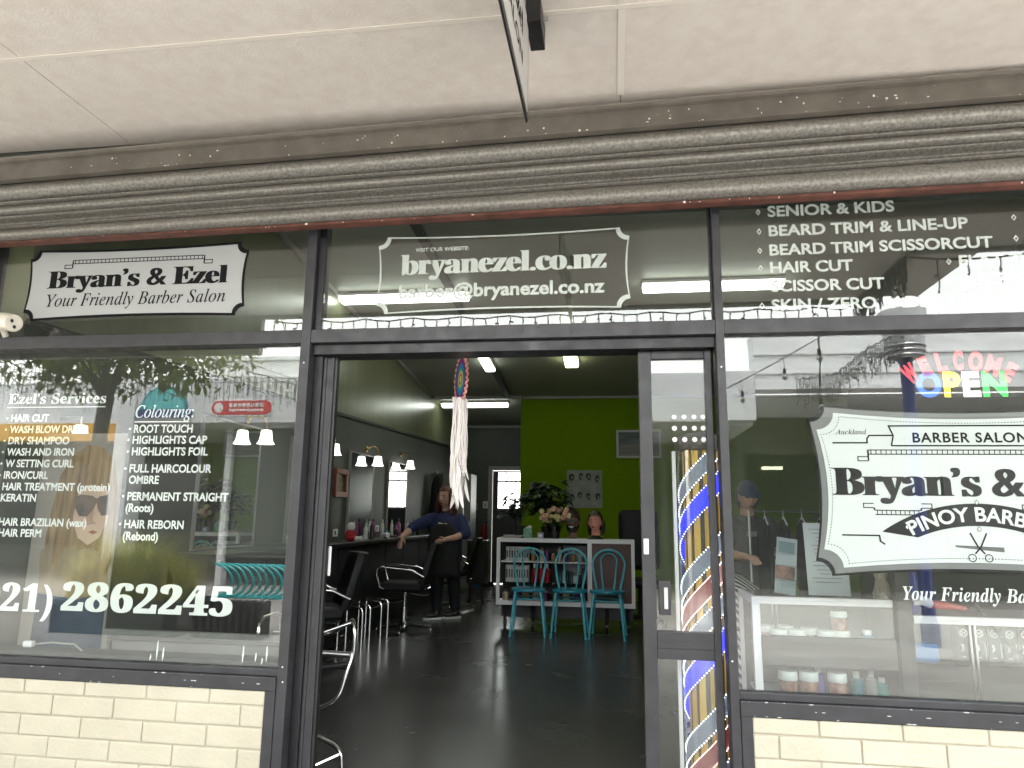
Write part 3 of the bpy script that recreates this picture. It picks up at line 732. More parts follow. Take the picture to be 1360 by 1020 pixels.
MB().box(-2.999, -2.985, y0 + .061, y1 - .061, z0 + .061, z1 - .061).build('picture', mat("dull print", (.25, .17, .08), .5, c2=(.05, .03, .02), scale=16), t)
for y, z, l in ((7.36, 1.06, 'white socket plate beside the half hidden mirror'), (8.73, 1.085, 'white socket plate between the two far mirrors')):
    t = thing('socket_plate', l, 'socket', group='white socket plates on the styling wall'); MB().box(-2.999, -2.985, y, y + .12, z - .04, z + .04).build('plate', m_whitep, t, bevel=.004)
    MB().box(-2.9845, -2.981, y + .02, y + .05, z - .02, z + .02).build('switch', m_blackp, t)
# red and white soft toy, bottles, brushes
m_red2 = mat("red cloth", (.40, .02, .03), .8, bump=.3); m_fluff = mat("white plush", (.75, .73, .70), .9, bump=.5)
t = thing('soft_toy', 'small red and white plush figure sitting on the black counter', 'toy', (-2.70, 7.1, .985))
b = MB(); b.ball((0, 0, .06), (.055, .06, .065)); b.ball((.04, -.05, .03), (.05, .02, .025)); b.ball((.04, .05, .03), (.05, .02, .025)); b.build('body', m_red2, t, smooth=True)
b = MB(); b.ball((.005, 0, .15), (.042, .045, .045)); b.ball((.09, -.05, .03), (.025,) * 3); b.ball((.09, .05, .03), (.025,) * 3); b.build('white_trim', m_fluff, t, smooth=True)
random.seed(21)
cols = [(.6, .6, .6), (.02, .02, .02), (.1, .1, .12), (.55, .5, .45), (.3, .05, .2), (.05, .2, .3)]
bm_ = [mat("bottle plastic %d" % i, c, .3) for i, c in enumerate(cols)]
n = 0
for i in range(16):
    y = 7.75 + i * .15 + random.uniform(-.03, .03); x = -2.90 + random.uniform(0, .2); h = random.uniform(.10, .22); r = random.uniform(.018, .032)
    t = thing('product_bottle', 'small bottle among those standing on the far end of the black counter', 'bottle', (x, y, .985), 0, 'bottles on the styling counter')
    b = MB(); b.lathe([(r, 0), (r, h * .7), (r * .5, h * .8), (r * .45, h * .84)], seg=14); b.build('bottle_body', bm_[i % 6], t, smooth=True)
    b = MB(); b.lathe([(r * .5, h * .845), (r * .45, h), (r * .1, h)], seg=12); b.build('cap', bm_[(i + 3) % 6], t, smooth=True)
t = thing('hair_dryer', 'white hair dryer lying on the counter beside the stylist', 'hair dryer', (-2.66, 8.15, 1.02), .5)
b = MB(); b.lathe([(.012, -.09), (.030, -.08), (.036, 0), (.026, .07), (.022, .11)], seg=16); b.xform(Matrix.Rotation(R(90), 4, 'X')); b.build('barrel', m_whitep, t, smooth=True)
b = MB(); b.tube([(0, 0, -.01), (.06, .01, -.012), (.13, .03, -.014)], [.018, .016, .013], 10); b.build('handle', m_blackp, t, smooth=True)

# ------------------------------------------------------------------ salon chairs
def salon_chair(label, loc, rz, first=[None]):
    if first[0]: return dup(first[0], loc, rz, label)
    t = thing('salon_chair', label, 'salon chair', loc, rz, 'black salon chairs on chrome bases'); first[0] = t   # faces -x
    b = MB(); b.box(-.25, .22, -.24, .24, .43, .53); b.build('seat', m_leather, t, bevel=.035)
    b = MB()
    prof = [(.20, .50), (.25, .62), (.29, .78), (.34, .95)]
    n_ = len(b.v); P = []
    for s, off in ((1, 0), (-1, .075)):
        for (x, z) in prof:
            for k in range(7):
                yy = -.23 + k * .46 / 6; P.append((x + off - .05 * (1 - (yy / .23) ** 2) * 0 - .05 * (yy / .23) ** 2, yy * (1.0 if z < .9 else .9), z))
    f = []; L = len(prof)
    for sd in range(2):
        for i in range(L - 1):
            for k in range(6):
                a = sd * L * 7 + i * 7 + k; f.append((a, a + 1, a + 8, a + 7) if sd else (a, a + 7, a + 8, a + 1))
    for i in range(L - 1):
        for k in (0, 6):
            a = i * 7 + k; c = L * 7 + a; f.append((a, a + 7, c + 7, c) if k else (a, c, c + 7, a + 7))
    for k in range(6):
        for i in (0, L - 1):
            a = i * 7 + k; c = L * 7 + a; f.append((a, a + 1, c + 1, c) if i == 0 else (a, c, c + 1, a + 1))
    b.add(P, f); b.build('backrest', m_leather, t, smooth=True, bevel=.012)
    for s in (-1, 1):
        b = MB(); b.tube([(.24, s * .27, .60), (.10, s * .28, .67), (-.22, s * .28, .705), (-.27, s * .28, .68), (-.275, s * .28, .62), (-.235, s * .27, .49), (-.19, s * .25, .46)], .0125, 10); b.build('armrest', m_chrome, t, smooth=True)
        b = MB(); b.obox((-.06, s * .28, .702), (.26, .045, .022), (0, .10, 0)); b.build('arm_pad', m_leather, t, bevel=.008)
    b = MB(); b.tube([(0, 0, .06), (0, 0, .25), (0, 0, .251), (0, 0, .43)], [.036, .036, .022, .022], 16); b.build('post', m_chrome, t, smooth=True)
    b = MB(); b.lathe([(.055, .03), (.06, .05), (.05, .085), (.038, .1)], seg=18); b.build('hub', m_chrome, t, smooth=True)
    for k in range(4):
        a = R(90) * k + R(0); b = MB(); b.tube([(.05 * math.cos(a), .05 * math.sin(a), .065), (.30 * math.cos(a), .30 * math.sin(a), .03)], [.020, .013], 8)
        b.ball((.30 * math.cos(a), .30 * math.sin(a), .016), .016, 10, 6); b.build('base_leg', m_chrome, t, smooth=True)
    b = MB(); b.tube([(.0, .04, .33), (-.2, .16, .30), (-.37, .19, .24), (-.40, .16, .235), (-.40, -.16, .235), (-.37, -.19, .24), (-.2, -.16, .30), (0, -.04, .33)], .011, 8); b.build('footrest', m_chrome, t, smooth=True)
    b = MB(); b.tube([(.05, .05, .40), (.20, .16, .36), (.24, .18, .37)], .008, 8); b.build('pump_lever', m_chrome, t, smooth=True)
    return t
salon_chair('black salon chair on a chrome four footed base in front of the standing woman', (-2.33, 7.90, 0), R(8))
salon_chair('black salon chair with a curved back turned to the doorway', (-2.42, 5.65, 0), R(30))
salon_chair('black salon chair in deep shade behind the standing woman', (-2.28, 10.1, 0), R(5))

# chrome tube waiting chairs just inside the left door jamb
t = thing('tube_chair', 'chrome tube chair frame half hidden behind the left door jamb', 'chair', (-1.68, 3.86, 0))
def rc(pts, r, n=5):
    """round the corners of a polyline"""
    P = [Vector(pts[0])]
    for i in range(1, len(pts) - 1):
        p, a, c = Vector(pts[i]), Vector(pts[i - 1]), Vector(pts[i + 1]); ra = min(r, (a - p).length * .45, (c - p).length * .45)
        A = p + (a - p).normalized() * ra; C = p + (c - p).normalized() * ra
        for k in range(n + 1):
            u = k / n; P.append(A * (1 - u) ** 2 + p * 2 * u * (1 - u) + C * u * u)
    P.append(Vector(pts[-1])); return P
b = MB(); b.tube(rc([(-.25, .10, .60), (.10, .10, .60), (.255, 0, .70), (.28, -.03, .655), (.285, -.05, .52), (.265, -.08, .44), (.24, -.12, .31), (.05, -.10, .235), (-.2, -.1, .20)], .06), .0115, 10); b.build('side_frame', m_chrome, t, smooth=True)
b = MB(); b.tube(rc([(-.25, -.12, .58), (.08, -.06, .62), (.26, -.04, .685)], .05), .009, 10); b.build('upper_bar', m_chrome, t, smooth=True)
b = MB(); b.tube([(-.1, -.03, .525), (.27, -.045, .52)], .017, 12); b.build('cross_bar', m_steel, t, smooth=True)
b = MB(); b.tube([(-.14, -.07, .41), (.26, -.05, .475)], .017, 12); b.build('lower_bar', m_blackp, t, smooth=True)
b = MB(); b.tube(rc([(-.2, -.10, .26), (.0, -.12, .18), (.25, -.14, .095), (.285, -.15, .06), (.29, -.15, .0)], .05), .0115, 10); b.build('leg', m_chrome, t, smooth=True)
b = MB(); b.tube([(.275, -.15, .06), (.10, -.3, .0)], .009, 8); b.build('leg_brace', m_chrome, t, smooth=True)
b = MB(); b.tube(rc([(-.25, .2, .0), (-.25, .18, .70), (-.24, -.1, .70), (-.23, -.15, 0)], .08), .0115, 10); b.build('side_frame', m_chrome, t, smooth=True)
b = MB(); b.box(-.24, .05, -.08, .2, .44, .49); b.build('seat', m_leather, t, bevel=.02)
for i, (x, y) in enumerate(((-2.50, 7.25), (-2.52, 6.75))):
    t = thing('footrest_stand', ('chrome tube footrest standing by the black counter', 'chrome tube footrest standing farther along the counter')[i], 'footrest', (x, y, 0), 0, 'chrome tube footrests')
    for s in (0, 1):
        b = MB(); b.tube(rc([(-.12, s * .22, 0), (-.12, s * .22, .40), (.06, s * .22, .38), (.12, s * .22, .36), (.12, s * .22, 0)], .05), .010, 8); b.build('loop', m_chrome, t, smooth=True)
    b = MB(); b.tube([(-.12, .01, .1), (-.12, .21, .1)], .007, 8); b.build('tie_bar', m_chrome, t, smooth=True)

# ------------------------------------------------------------------ teal bentwood style chairs
def bistro(label, loc, rz, first=[None]):
    if first[0]: return dup(first[0], loc, rz, label)
    t = thing('bistro_chair', label, 'chair', loc, rz, 'teal bentwood style chairs'); first[0] = t    # faces -y
    b = MB(); b.lathe([(.0, .455), (.17, .455), (.188, .462), (.193, .475), (.188, .490), (.16, .496), (0, .492)], seg=40); b.build('seat', mat("teal moulded seat", (.02, .215, .30), .22, var=.08, scale=9), t, smooth=True)
    def hoop(w0, w1, zt, r, name, y0):
        P = []
        for k in range(25):
            a = math.pi * k / 24; P.append((w1 * math.cos(a), 0, zt - w1 * .92 + w1 * .92 * math.sin(a)))
        P = [(w0, 0, .47), (w0 + (w1 - w0) * .55, 0, .60)] + P + [(-w0 - (w1 - w0) * .55, 0, .60), (-w0, 0, .47)]
        P = [(x, y0 + (z - .47) * .22, z) for x, _, z in P]
        b = MB(); b.tube(P, r, 10); b.build(name, m_teal, t, smooth=True)
    hoop(.125, .178, .905, .0125, 'outer_hoop', .13); hoop(.055, .088, .865, .0095, 'inner_hoop', .15)
    b = MB(); b.tube([(.155 * math.cos(2 * math.pi * k / 28), .155 * math.sin(2 * math.pi * k / 28), .385) for k in range(28)], .009, 8, True); b.build('stretcher_ring', m_teal, t, smooth=True)
    for sx, sy in ((-1, -1), (1, -1), (-1, 1), (1, 1)):
        b = MB(); b.tube([(sx * .135, sy * .12, .458), (sx * .148, sy * .135, .385), (sx * .185, sy * (.17 if sy < 0 else .23), .006)], [.0125, .0125, .0115], 10)
        b.lathe([(.014, 0), (.014, .012)], (sx * .186, sy * (.171 if sy < 0 else .231), 0), 10); b.build('leg', m_teal, t, smooth=True)
    return t
bistro('teal bentwood style chair in front of the shelf of colour tubes', (-.945, 7.96, 0), R(3))
bistro('teal bentwood style chair standing between two others like it', (-.495, 7.96, 0), R(-2))
bistro('teal bentwood style chair in front of the brown cabinet panel', (-.085, 7.95, 0), R(-4))

# ------------------------------------------------------------------ white product cabinet
t = thing('product_cabinet', 'white framed product cabinet on castors behind the teal chairs', 'cabinet')
Y0, Y1 = 8.30, 8.68; ZB, ZT = .262, 1.012
b = MB(); b.box(-1.365, .222, Y0, Y0 + .04, ZT - .045, ZT).box(-1.365, .222, Y0, Y0 + .04, ZB, ZB + .05).box(-1.365, -1.325, Y0, Y0 + .04, ZB + .0505, ZT - .0455).box(.182, .222, Y0, Y0 + .04, ZB + .0505, ZT - .0455).box(-.312, -.262, Y0, Y0 + .04, ZB + .0505, ZT - .0455)
b.build('front_frame', mat('bright white laminate', (.88, .87, .88), .35), t, bevel=.003)
MB().box(-1.365, .222, Y0 + .041, Y1, ZT - .04, ZT - .001).build('top', m_whitep, t)
MB().box(-1.365, .222, Y0 + .041, Y1, ZB, ZB + .03).build('base', m_whitep, t)
MB().box(-1.345, .20, Y1 - .02, Y1 - .001, ZB + .031, ZT - .041).build('back_panel', mat("dark cabinet back", (.02, .02, .022), .6), t)
MB().box(-.2615, .1815, Y0 + .012, Y0 + .03, ZB + .051, ZT - .046).build('door_panel', mat("brown laminate", (.115, .06, .055), .5, var=.1), t)
MB().box(-1.32, -.315, Y0 + .05, Y1 - .021, .50, .512).build('shelf', m_glass_thin, t); MB().box(-1.32, -.315, Y0 + .05, Y1 - .021, .735, .747).build('shelf', m_whitep, t)
for x in (-1.27, -.95, -.1, .13):
    b = MB(); b.tube([(x, Y0 + .1, .262), (x, Y0 + .1, .07)], .018, 8); b.lathe([(.045, -.015), (.045, .015)], (0, 0, 0), 16); b.xform(Matrix.Translation((x, Y0 + .1, .047)) @ Matrix.Rotation(R(90), 4, 'Y'), len(b.v) - 32); b.build('castor', m_blackp, t)
MB().box(-1.34, .2, Y0 + .25, Y0 + .30, .10, .255).build('under_rail', m_blackp, t)
# goods in the cabinet: each one a thing
wp = m_whitep; mk = [mat("tube box %d" % i, c, .5) for i, c in enumerate(((.55, .56, .54), (.48, .50, .50), (.60, .58, .52)))]
for row, z0, h in ((0, .748, .16), (1, .513, .19)):
    for k in range(9):
        x = -1.265 + k * .030
        t = thing('colour_box', ('slim pale hair colour box in the close row on the top cabinet shelf', 'slim pale hair colour box in the close row beside the red bottles')[row], 'box', group=('pale boxes on the top cabinet shelf', 'pale boxes on the middle cabinet shelf')[row])
        MB().box(x, x + .027, Y0 + .08, Y0 + .22, z0, z0 + h).build('carton', mk[(k + row) % 3], t, bevel=.001)
        MB().box(x + .006, x + .021, Y0 + .0785, Y0 + .0797, z0 + h * .25, z0 + h * .75).build('printed_strip', bm_[1 + k % 2], t)
for k in range(3):
    x = -.935 + k * .075
    t = thing('shampoo_bottle', 'red bottle with white cap on the middle cabinet shelf', 'bottle', (x, Y0 + .15, .513), 0, 'red bottles in the cabinet')
    b = MB(); b.lathe([(.033, 0), (.035, .01), (.035, .14), (.015, .155)], seg=16); b.build('bottle_body', mat("red bottle", (.35, .01, .02), .3), t, smooth=True)
    b = MB(); b.lathe([(.014, .1555), (.014, .205), (0, .205)], seg=12); b.build('cap', wp, t, smooth=True)
ck = [(.35, .18, .06), (.03, .03, .03), (.5, .42, .3), (.02, .10, .12), (.12, .03, .16), (.5, .5, .5)]
ckm = [mat("shelf goods %d" % i, c, .35) for i, c in enumerate(ck)]
random.seed(5)
for row, z0 in ((0, .748), (1, .513), (2, ZB + .031)):
    for k in range(8):
        x = -.95 + k * .078 if row != 1 else -.68 + k * .045
        if row == 2: x = -1.27 + k * .118
        if row == 0 and k < 2: x = -.95 + k * .1
        h = random.uniform(.09, .17); r = random.uniform(.018, .030)
        t = thing('product_bottle', ('brown or dark bottle on the top shelf of the cabinet', 'slim dark bottle beside the red ones in the cabinet', 'squat tub or bottle on the bottom shelf of the cabinet')[row], 'bottle', (x, Y0 + .14, z0), 0, ('bottles on the top cabinet shelf', 'slim bottles on the middle cabinet shelf', 'tubs on the bottom cabinet shelf')[row])
        if row == 2: r, h = .04, .12
        b = MB(); b.lathe([(r, 0), (r, h * .75), (r * .55, h * .85)], seg=14); b.build('bottle_body', ckm[(k * 2 + row) % 6], t, smooth=True)
        b = MB(); b.lathe([(r * .56, h * .853), (r * .5, h), (0, h)], seg=12); b.build('cap', ckm[(k + 5 + row) % 6], t, smooth=True)
t = thing('picture_card', 'pale grey portrait card standing inside the cabinet behind the middle chair', 'card'); MB().box(-.60, -.33, Y0 + .24, Y0 + .245, .52, .93).build('card', mat("pale card", (.24, .25, .26), .5, c2=(.14, .15, .16), scale=9), t)

# ------------------------------------------------------------------ on top of the cabinet
def leaf(b, p, d, L, wd, droop=.3):
    d = Vector(d).normalized(); s = d.cross(Vector((0, 0, 1))); s = s.normalized() if s.length > .01 else Vector((1, 0, 0)); up = s.cross(d).normalized()
    p = Vector(p); q = []
    for i in range(5):
        u = i / 4; c = p + d * L * u - Vector((0, 0, 1)) * droop * L * u * u; ww = wd * math.sin(math.pi * min(.97, .12 + .88 * u)) ; q.append((c - s * ww + up * ww * .3, c, c + s * ww + up * ww * .3))
    n = len(b.v); b.v += [tuple(x) for r_ in q for x in r_]
    for i in range(4):
        a = n + i * 3; b.f += [(a, a + 1, a + 4, a + 3), (a + 1, a + 2, a + 5, a + 4)]
m_leafd = mat("dark green leaves", (.020, .045, .015), .4, var=.4, scale=20)
m_soil = mat("dark pot", (.03, .03, .03), .5)
def pot_plant(label, loc, spread, n, L, wd, h):
    t = thing('potted_plant', label, 'plant', loc); rnd = random.Random(label)
    b = MB(); b.lathe([(.05, 0), (.075, .13), (.082, .14), (.072, .14), (.06, .125), (0, .12)], seg=18); b.build('pot', m_soil, t, smooth=True)
    st = MB(); lf = MB()
    for i in range(n):
        a = rnd.uniform(0, 6.28); rr = rnd.uniform(.1, 1) * spread; zz = h * rnd.uniform(.45, 1.0); tip = (rr * math.cos(a), rr * math.sin(a) * .6, zz)
        st.tube([(0, 0, .12), (tip[0] * .4, tip[1] * .4, .12 + (zz - .12) * .6), tip], [.004, .003, .002], 5)
        for k in range(4): leaf(lf, tip, (math.cos(a + rnd.uniform(-1.2, 1.2)), math.sin(a + rnd.uniform(-1.2, 1.2)), rnd.uniform(-.3, .5)), L * rnd.uniform(.6, 1.1), wd)
    st.build('stem', m_leafd, t); lf.build('foliage', m_leafd, t, smooth=True); return t
pot_plant('dark leafy pot plant spreading in front of the bright back window', (-1.13, 8.50, 1.011), .24, 34, .16, .028, .54)
pot_plant('dark bushy pot plant between the small photo and the haircut poster', (-.80, 8.60, 1.011), .25, 46, .16, .036, .66)
t = thing('flower_vase', 'black vase of peach and cream flowers on the cabinet', 'flowers', (-.70, 8.46, 1.011)); rnd = random.Random(4)
b = MB(); b.lathe([(.05, 0), (.06, .05), (.045, .13), (.05, .15), (.04, .148), (0, .1)], seg=18); b.build('vase', m_blackp, t, smooth=True)
for c, nm in (((.62, .36, .26), 'peach_blooms'), ((.72, .62, .30), 'cream_blooms')):
    b = MB()
    for i in range(14):
        x, y, z = rnd.uniform(-.17, .17), rnd.uniform(-.1, .05), .25 + rnd.uniform(-.05, .10)
        for k in range(6):
            a = k * 1.047; b.ball((x + .018 * math.cos(a), y + .012 * math.sin(a) - .005, z + .018 * math.sin(a)), (.017, .012, .017), 8, 5)
    b.build(nm, mat(nm, c, .7, var=.2, scale=30), t, smooth=True)
b = MB()
for i in range(70): leaf(b, (rnd.uniform(-.1, .1), rnd.uniform(-.05, .05), rnd.uniform(.12, .24)), (rnd.uniform(-1, 1), rnd.uniform(-.8, .3), rnd.uniform(-.5, .7)), .09, .02)
b.build('foliage', m_leafd, t)
def head(b, s=1.0, nose=True):
    """head with brow, nose, lips and chin looking along -y, centre at the origin"""
    n0 = len(b.v); seg, rings = 28, 22
    b.ball((0, 0, 0), (.074 * s, .092 * s, .112 * s), seg, rings)
    for i in range(n0, len(b.v)):
        x, y, z = b.v[i]; x /= s; y /= s; z /= s
        if z < -.02: k = 1 - .45 * ((-z - .02) / .09) ** 1.3; x *= k; y = y * (1 - .25 * ((-z - .02) / .09)) - .012 * ((-z - .02) / .09)
        if y < 0:
            fr = max(0, 1 - (x / .055) ** 2)
            nz = math.exp(-((z + .012) / .026) ** 2) * math.exp(-(x / .012) ** 2); y -= .024 * nz
            y += .010 * math.exp(-((z - .018) / .012) ** 2) * math.exp(-((abs(x) - .03) / .014) ** 2)
            y -= .007 * math.exp(-((z + .055) / .009) ** 2) * math.exp(-(x / .022) ** 2)
            y -= .006 * math.exp(-((z + .092) / .014) ** 2) * math.exp(-(x / .02) ** 2) * fr
        b.v[i] = (x * s, y * s, z * s)
    for sx in (-1, 1): b.ball((sx * .076 * s, .008 * s, -.01 * s), (.012 * s, .022 * s, .032 * s), 8, 6)
    b.tube([(0, .02 * s, -.06 * s), (0, .025 * s, -.12 * s), (0, .02 * s, -.19 * s)], [.050 * s, .048 * s, .056 * s], 16)
    return b
class SH:
    def build(s, name, m, parent=None, smooth=True):
        o = head(MB()).build(name, m, parent, smooth=True); o.modifiers.clear(); remesh(o, .004); return o
def solid_head(): return SH()
def remesh(o, vox):
    """fuse the overlapping shells of a mesh into one surface"""
    r_ = o.modifiers.new('fuse', 'REMESH'); r_.mode = 'VOXEL'; r_.voxel_size = vox
    bpy.context.view_layer.update(); nm = bpy.data.meshes.new_from_object(o.evaluated_get(bpy.context.evaluated_depsgraph_get()))
    o.modifiers.clear(); nm.materials.clear(); nm.materials.append(o.data.materials[0]); o.data = nm
    nm.polygons.foreach_set('use_smooth', [True] * len(nm.polygons))
def hairshell(b, s, front=.02, down=-.05, puff=1.12, wav=.01, seed=1):
    """hair over the skull, open over the face"""
    n0 = len(b.v); seg, rings = 32, 20; keep = []
    V = []
    for i in range(rings + 1):
        th = math.pi * .78 * i / rings
        for k in range(seg):
            a = 2 * math.pi * k / seg; x, y, z = math.sin(th) * math.cos(a), math.sin(th) * math.sin(a), math.cos(th)
            q = puff + wav * noise.noise((x * 9 + seed, y * 9, z * 3)) * 8
            V.append((x * .078 * s * q, y * .094 * s * q + .008 * s, z * .114 * s * q + .006 * s))
    F_ = []
    for i in range(rings):
        for k in range(seg):
            idx = (i * seg + k, (i + 1) * seg + k, (i + 1) * seg + (k + 1) % seg, i * seg + (k + 1) % seg)
            cxx = sum(V[j][0] for j in idx) / 4; cyy = sum(V[j][1] for j in idx) / 4; czz = sum(V[j][2] for j in idx) / 4
            if cyy < -.02 * s and czz < (.055 + front - .0 * abs(cxx)) * s: continue
            F_.append(idx)
    return b.add(V, F_)
m_skinp = mat("mannequin skin", (.80, .33, .25), .45); m_hairb = mat("dark brown hair", (.016, .010, .008), .45, bump=.4, bscale=120, stretch=(3, 3, .3))
m_hairr = mat("reddish brown hair", (.075, .022, .014), .45, bump=.4, bscale=120, stretch=(3, 3, .3))
def features(t, s, lips=(.35, .03, .03)):
    b = MB()
    for sx in (-1, 1): b.ball((sx * .030 * s, -.078 * s, .012 * s), (.012 * s, .006 * s, .005 * s), 10, 6)
    b.build('eye', m_blackp, t, smooth=True)
    b = MB(); b.ball((0, -.094 * s, -.055 * s), (.020 * s, .006 * s, .007 * s), 12, 6); b.build('lips', mat("lips", lips, .4), t, smooth=True)
    b = MB()
    for sx in (-1, 1): b.tube([(sx * .046 * s, -.077 * s, .030 * s), (sx * .03 * s, -.086 * s, .036 * s), (sx * .014 * s, -.088 * s, .032 * s)], .003 * s, 6)
    b.build('eyebrow', m_hairb, t)
t = thing('mannequin_head', 'female mannequin head with dark hair and red lips on the cabinet', 'mannequin head', (-.225, 8.46, 1.205), R(-14))
solid_head().build('head', m_skinp, t, smooth=True); features(t, 1)
b = MB(); hairshell(b, 1.0, .022, puff=1.16, wav=.012)
for sx in (-1, 1):
    for k in range(9):
        a = R(20 + k * 16); b.tube([(sx * .07 * math.cos(a * .5), .02 + .05 * k / 9, .06), (sx * .088, .01 + .06 * k / 9, -.02), (sx * .085, .02 + .055 * k / 9, -.10), (sx * .075, .02 + .05 * k / 9, -.15)], [.014, .018, .015, .004], 7)
b.build('hair', m_hairb, t, smooth=True)
b = MB(); b.lathe([(.10, -.20), (.10, -.185), (.062, -.165), (.055, -.15)], seg=20); b.build('base', m_blackp, t, smooth=True)
t = thing('mannequin_head', 'mannequin head with spiky hair, dark glasses and black beard on the cabinet', 'mannequin head', (-.49, 8.46, 1.205), R(-4))
solid_head().build('head', mat("dull mannequin skin", (.22, .12, .09), .5), t, smooth=True)
b = MB(); hairshell(b, 1.0, .0, puff=1.15, wav=.014, seed=3)
rnd = random.Random(8)
for i in range(70):
    a = rnd.uniform(0, 6.28); rr = rnd.uniform(.0, .085); x, y = rr * math.cos(a), rr * math.sin(a) * 1.1; z = .11 * math.sqrt(max(0, 1 - (rr / .095) ** 2)) + .01
    b.tube([(x, y, z), (x * 1.25 + rnd.uniform(-.01, .01), y * 1.2, z + rnd.uniform(.02, .05))], [.010, .002], 5)
b.build('hair', mat("dark red hair", (.04, .010, .008), .5), t)
b = MB()
for sx in (-1, 1): b.lathe([(.001, 0), (.026, 0), (.026, .004), (.001, .004)], (0, 0, 0), 18); b.xform(Matrix.Translation((sx * .033, -.098, .008)) @ Matrix.Rotation(R(90), 4, 'X'), len(b.v) - 72)
b.tube([(-.01, -.10, .012), (.01, -.10, .012)], .003, 6); b.tube([(-.058, -.095, .014), (-.083, .0, .012)], .003, 6); b.tube([(.058, -.095, .014), (.083, .0, .012)], .003, 6); b.build('glasses', m_blackp, t)
b = MB(); n0 = 0; b.ball((0, -.04, -.075), (.062, .065, .045), 18, 12); b.build('beard', m_hairb, t, smooth=True)
b = MB(); b.tube([(-.030, -.104, -.052), (0, -.112, -.058), (.030, -.104, -.052)], [.004, .009, .004], 8); b.build('teeth', m_white, t, smooth=True)
t = thing('paper_stack', 'loose stack of pink and white papers on the cabinet end', 'papers', (-1.22, 8.46, 1.0125))
for k in range(5): MB().obox((0.01 * k, 0, .003 + k * .006), (.22, .20, .005), (0, 0, .15 * k - .2)).build('sheet', (mk[2], mat("pink paper", (.55, .35, .38), .6))[k % 2], t)
t = thing('tissue_box', 'green and white carton on the cabinet beside the papers', 'box', (-1.015, 8.45, 1.0125)); b = MB(); b.box(-.05, .05, -.05, .05, 0, .11); b.build('carton', mat("green carton", (.06, .26, .12), .5, c2=(.3, .5, .38), scale=25), t, bevel=.003)
b = MB(); b.add([(-.04, 0, .1105), (.02, .01, .15), (.05, 0, .13), (.03, -.02, .1105)], [(0, 1, 2, 3)]); b.build('tissue', m_white, t)
t = thing('small_box', 'small lilac card box on the cabinet below the flowers', 'box', (-.86, 8.40, 1.0125)); MB().box(-.035, .035, -.03, .03, 0, .065).build('carton', mat("lilac card", (.38, .34, .48), .5), t, bevel=.002)
MB().box(-.02, .02, -.031, -.0302, .02, .045).build('label_patch', m_white, t)

# ------------------------------------------------------------------ green wall: posters, framed picture, office chair
def faces_poster(name, label, x0, x1, z0, z1, n, cat_='poster'):
    t = thing(name, label, cat_); y = 11.394; rnd = random.Random(label)
    MB().box(x0, x1, y, y + .004, z0, z1).build('paper', mat("grey poster paper", (.22, .235, .23), .6, c2=(.33, .34, .335), scale=8), t)
    dk, md = MB(), MB(); nx = n[0]; nz = n[1]; w_, h_ = (x1 - x0) / nx, (z1 - z0) / nz
    for i in range(nx):
        for j in range(nz):
            cx_, cz_ = x0 + (i + .5 + rnd.uniform(-.12, .12)) * w_, z0 + (j + .62 + rnd.uniform(-.08, .08)) * h_; s = min(w_, h_)
            dk.prism([(cx_ + s * (.27 + .06 * math.sin(i * 3 + j)) * math.cos(k * .524), cz_ + s * .02 + s * .34 * math.sin(k * .524) - (s * .16 if math.sin(k * .524) < -.3 and rnd.random() < .6 else 0)) for k in range(12)], y - .0012, y - .0006)
            md.prism([(cx_ + s * .12 * math.cos(k * .524) + s * .05, cz_ - s * .10 + s * .16 * math.sin(k * .524)) for k in range(12)], y - .0024, y - .0018)
            md.prism([(cx_ - s * .45, cz_ - s * .62), (cx_ + s * .45, cz_ - s * .62), (cx_ + s * .34, cz_ - s * .36), (cx_ + s * .10, cz_ - s * .24), (cx_ - s * .10, cz_ - s * .24), (cx_ - s * .34, cz_ - s * .36)], y - .0006, y - .0001)
    dk.build('printed_hair', mat("black print", (.03, .03, .03), .6), t); md.build('printed_faces', mat("mid grey print", (.26, .27, .27), .6), t)
faces_poster('haircut_poster', 'square grey poster of hairstyle portraits on the green wall', -.748, -.188, 1.405, 2.0, (4, 2))
faces_poster('portrait_print', 'small grey portrait print pinned left of the haircut poster', -1.345, -1.125, 1.57, 1.80, (1, 1), 'picture')
t = thing('framed_painting', 'silver framed blue grey seascape on the green wall', 'painting'); x0, x1, z0, z1 = .045, .75, 2.195, 2.645; y = 11.36
b = MB(); b.box(x0, x1, y, 11.398, z0, z0 + .035).box(x0, x1, y, 11.398, z1 - .035, z1).box(x0, x0 + .035, y, 11.398, z0 + .0352, z1 - .0352).box(x1 - .035, x1, y, 11.398, z0 + .0352, z1 - .0352); b.build('moulding', mat('silver frame', (.55, .55, .52), .4), t, bevel=.004)
MB().box(x0 + .0355, x1 - .0355, y + .02, 11.398, z0 + .0355, z1 - .0355).build('canvas', mat("seascape paint", (.04, .09, .12), .5, c2=(.24, .23, .23), scale=3, stretch=(.5, 1, 3)), t)
t = thing('office_chair', 'high backed black office chair behind the white cabinet', 'chair', (.30, 9.25, 0))
b = MB(); b.box(-.25, .25, -.06, .06, .62, 1.36); b.build('backrest', m_leather, t, bevel=.055)
MB().box(-.25, .25, -.5, -.02, .44, .54).build('seat', m_leather, t, bevel=.04)
b = MB(); b.tube([(0, -.25, .08), (0, -.25, .44)], .03, 12); b.build('post', m_blackp, t)
for k in range(5):
    a = k * 1.257; b = MB(); b.tube([(0, -.25, .09), (.28 * math.cos(a), -.25 + .28 * math.sin(a), .06)], [.022, .015], 8); b.ball((.28 * math.cos(a), -.25 + .28 * math.sin(a), .03), .03, 10, 6); b.build('base_leg', m_blackp, t)

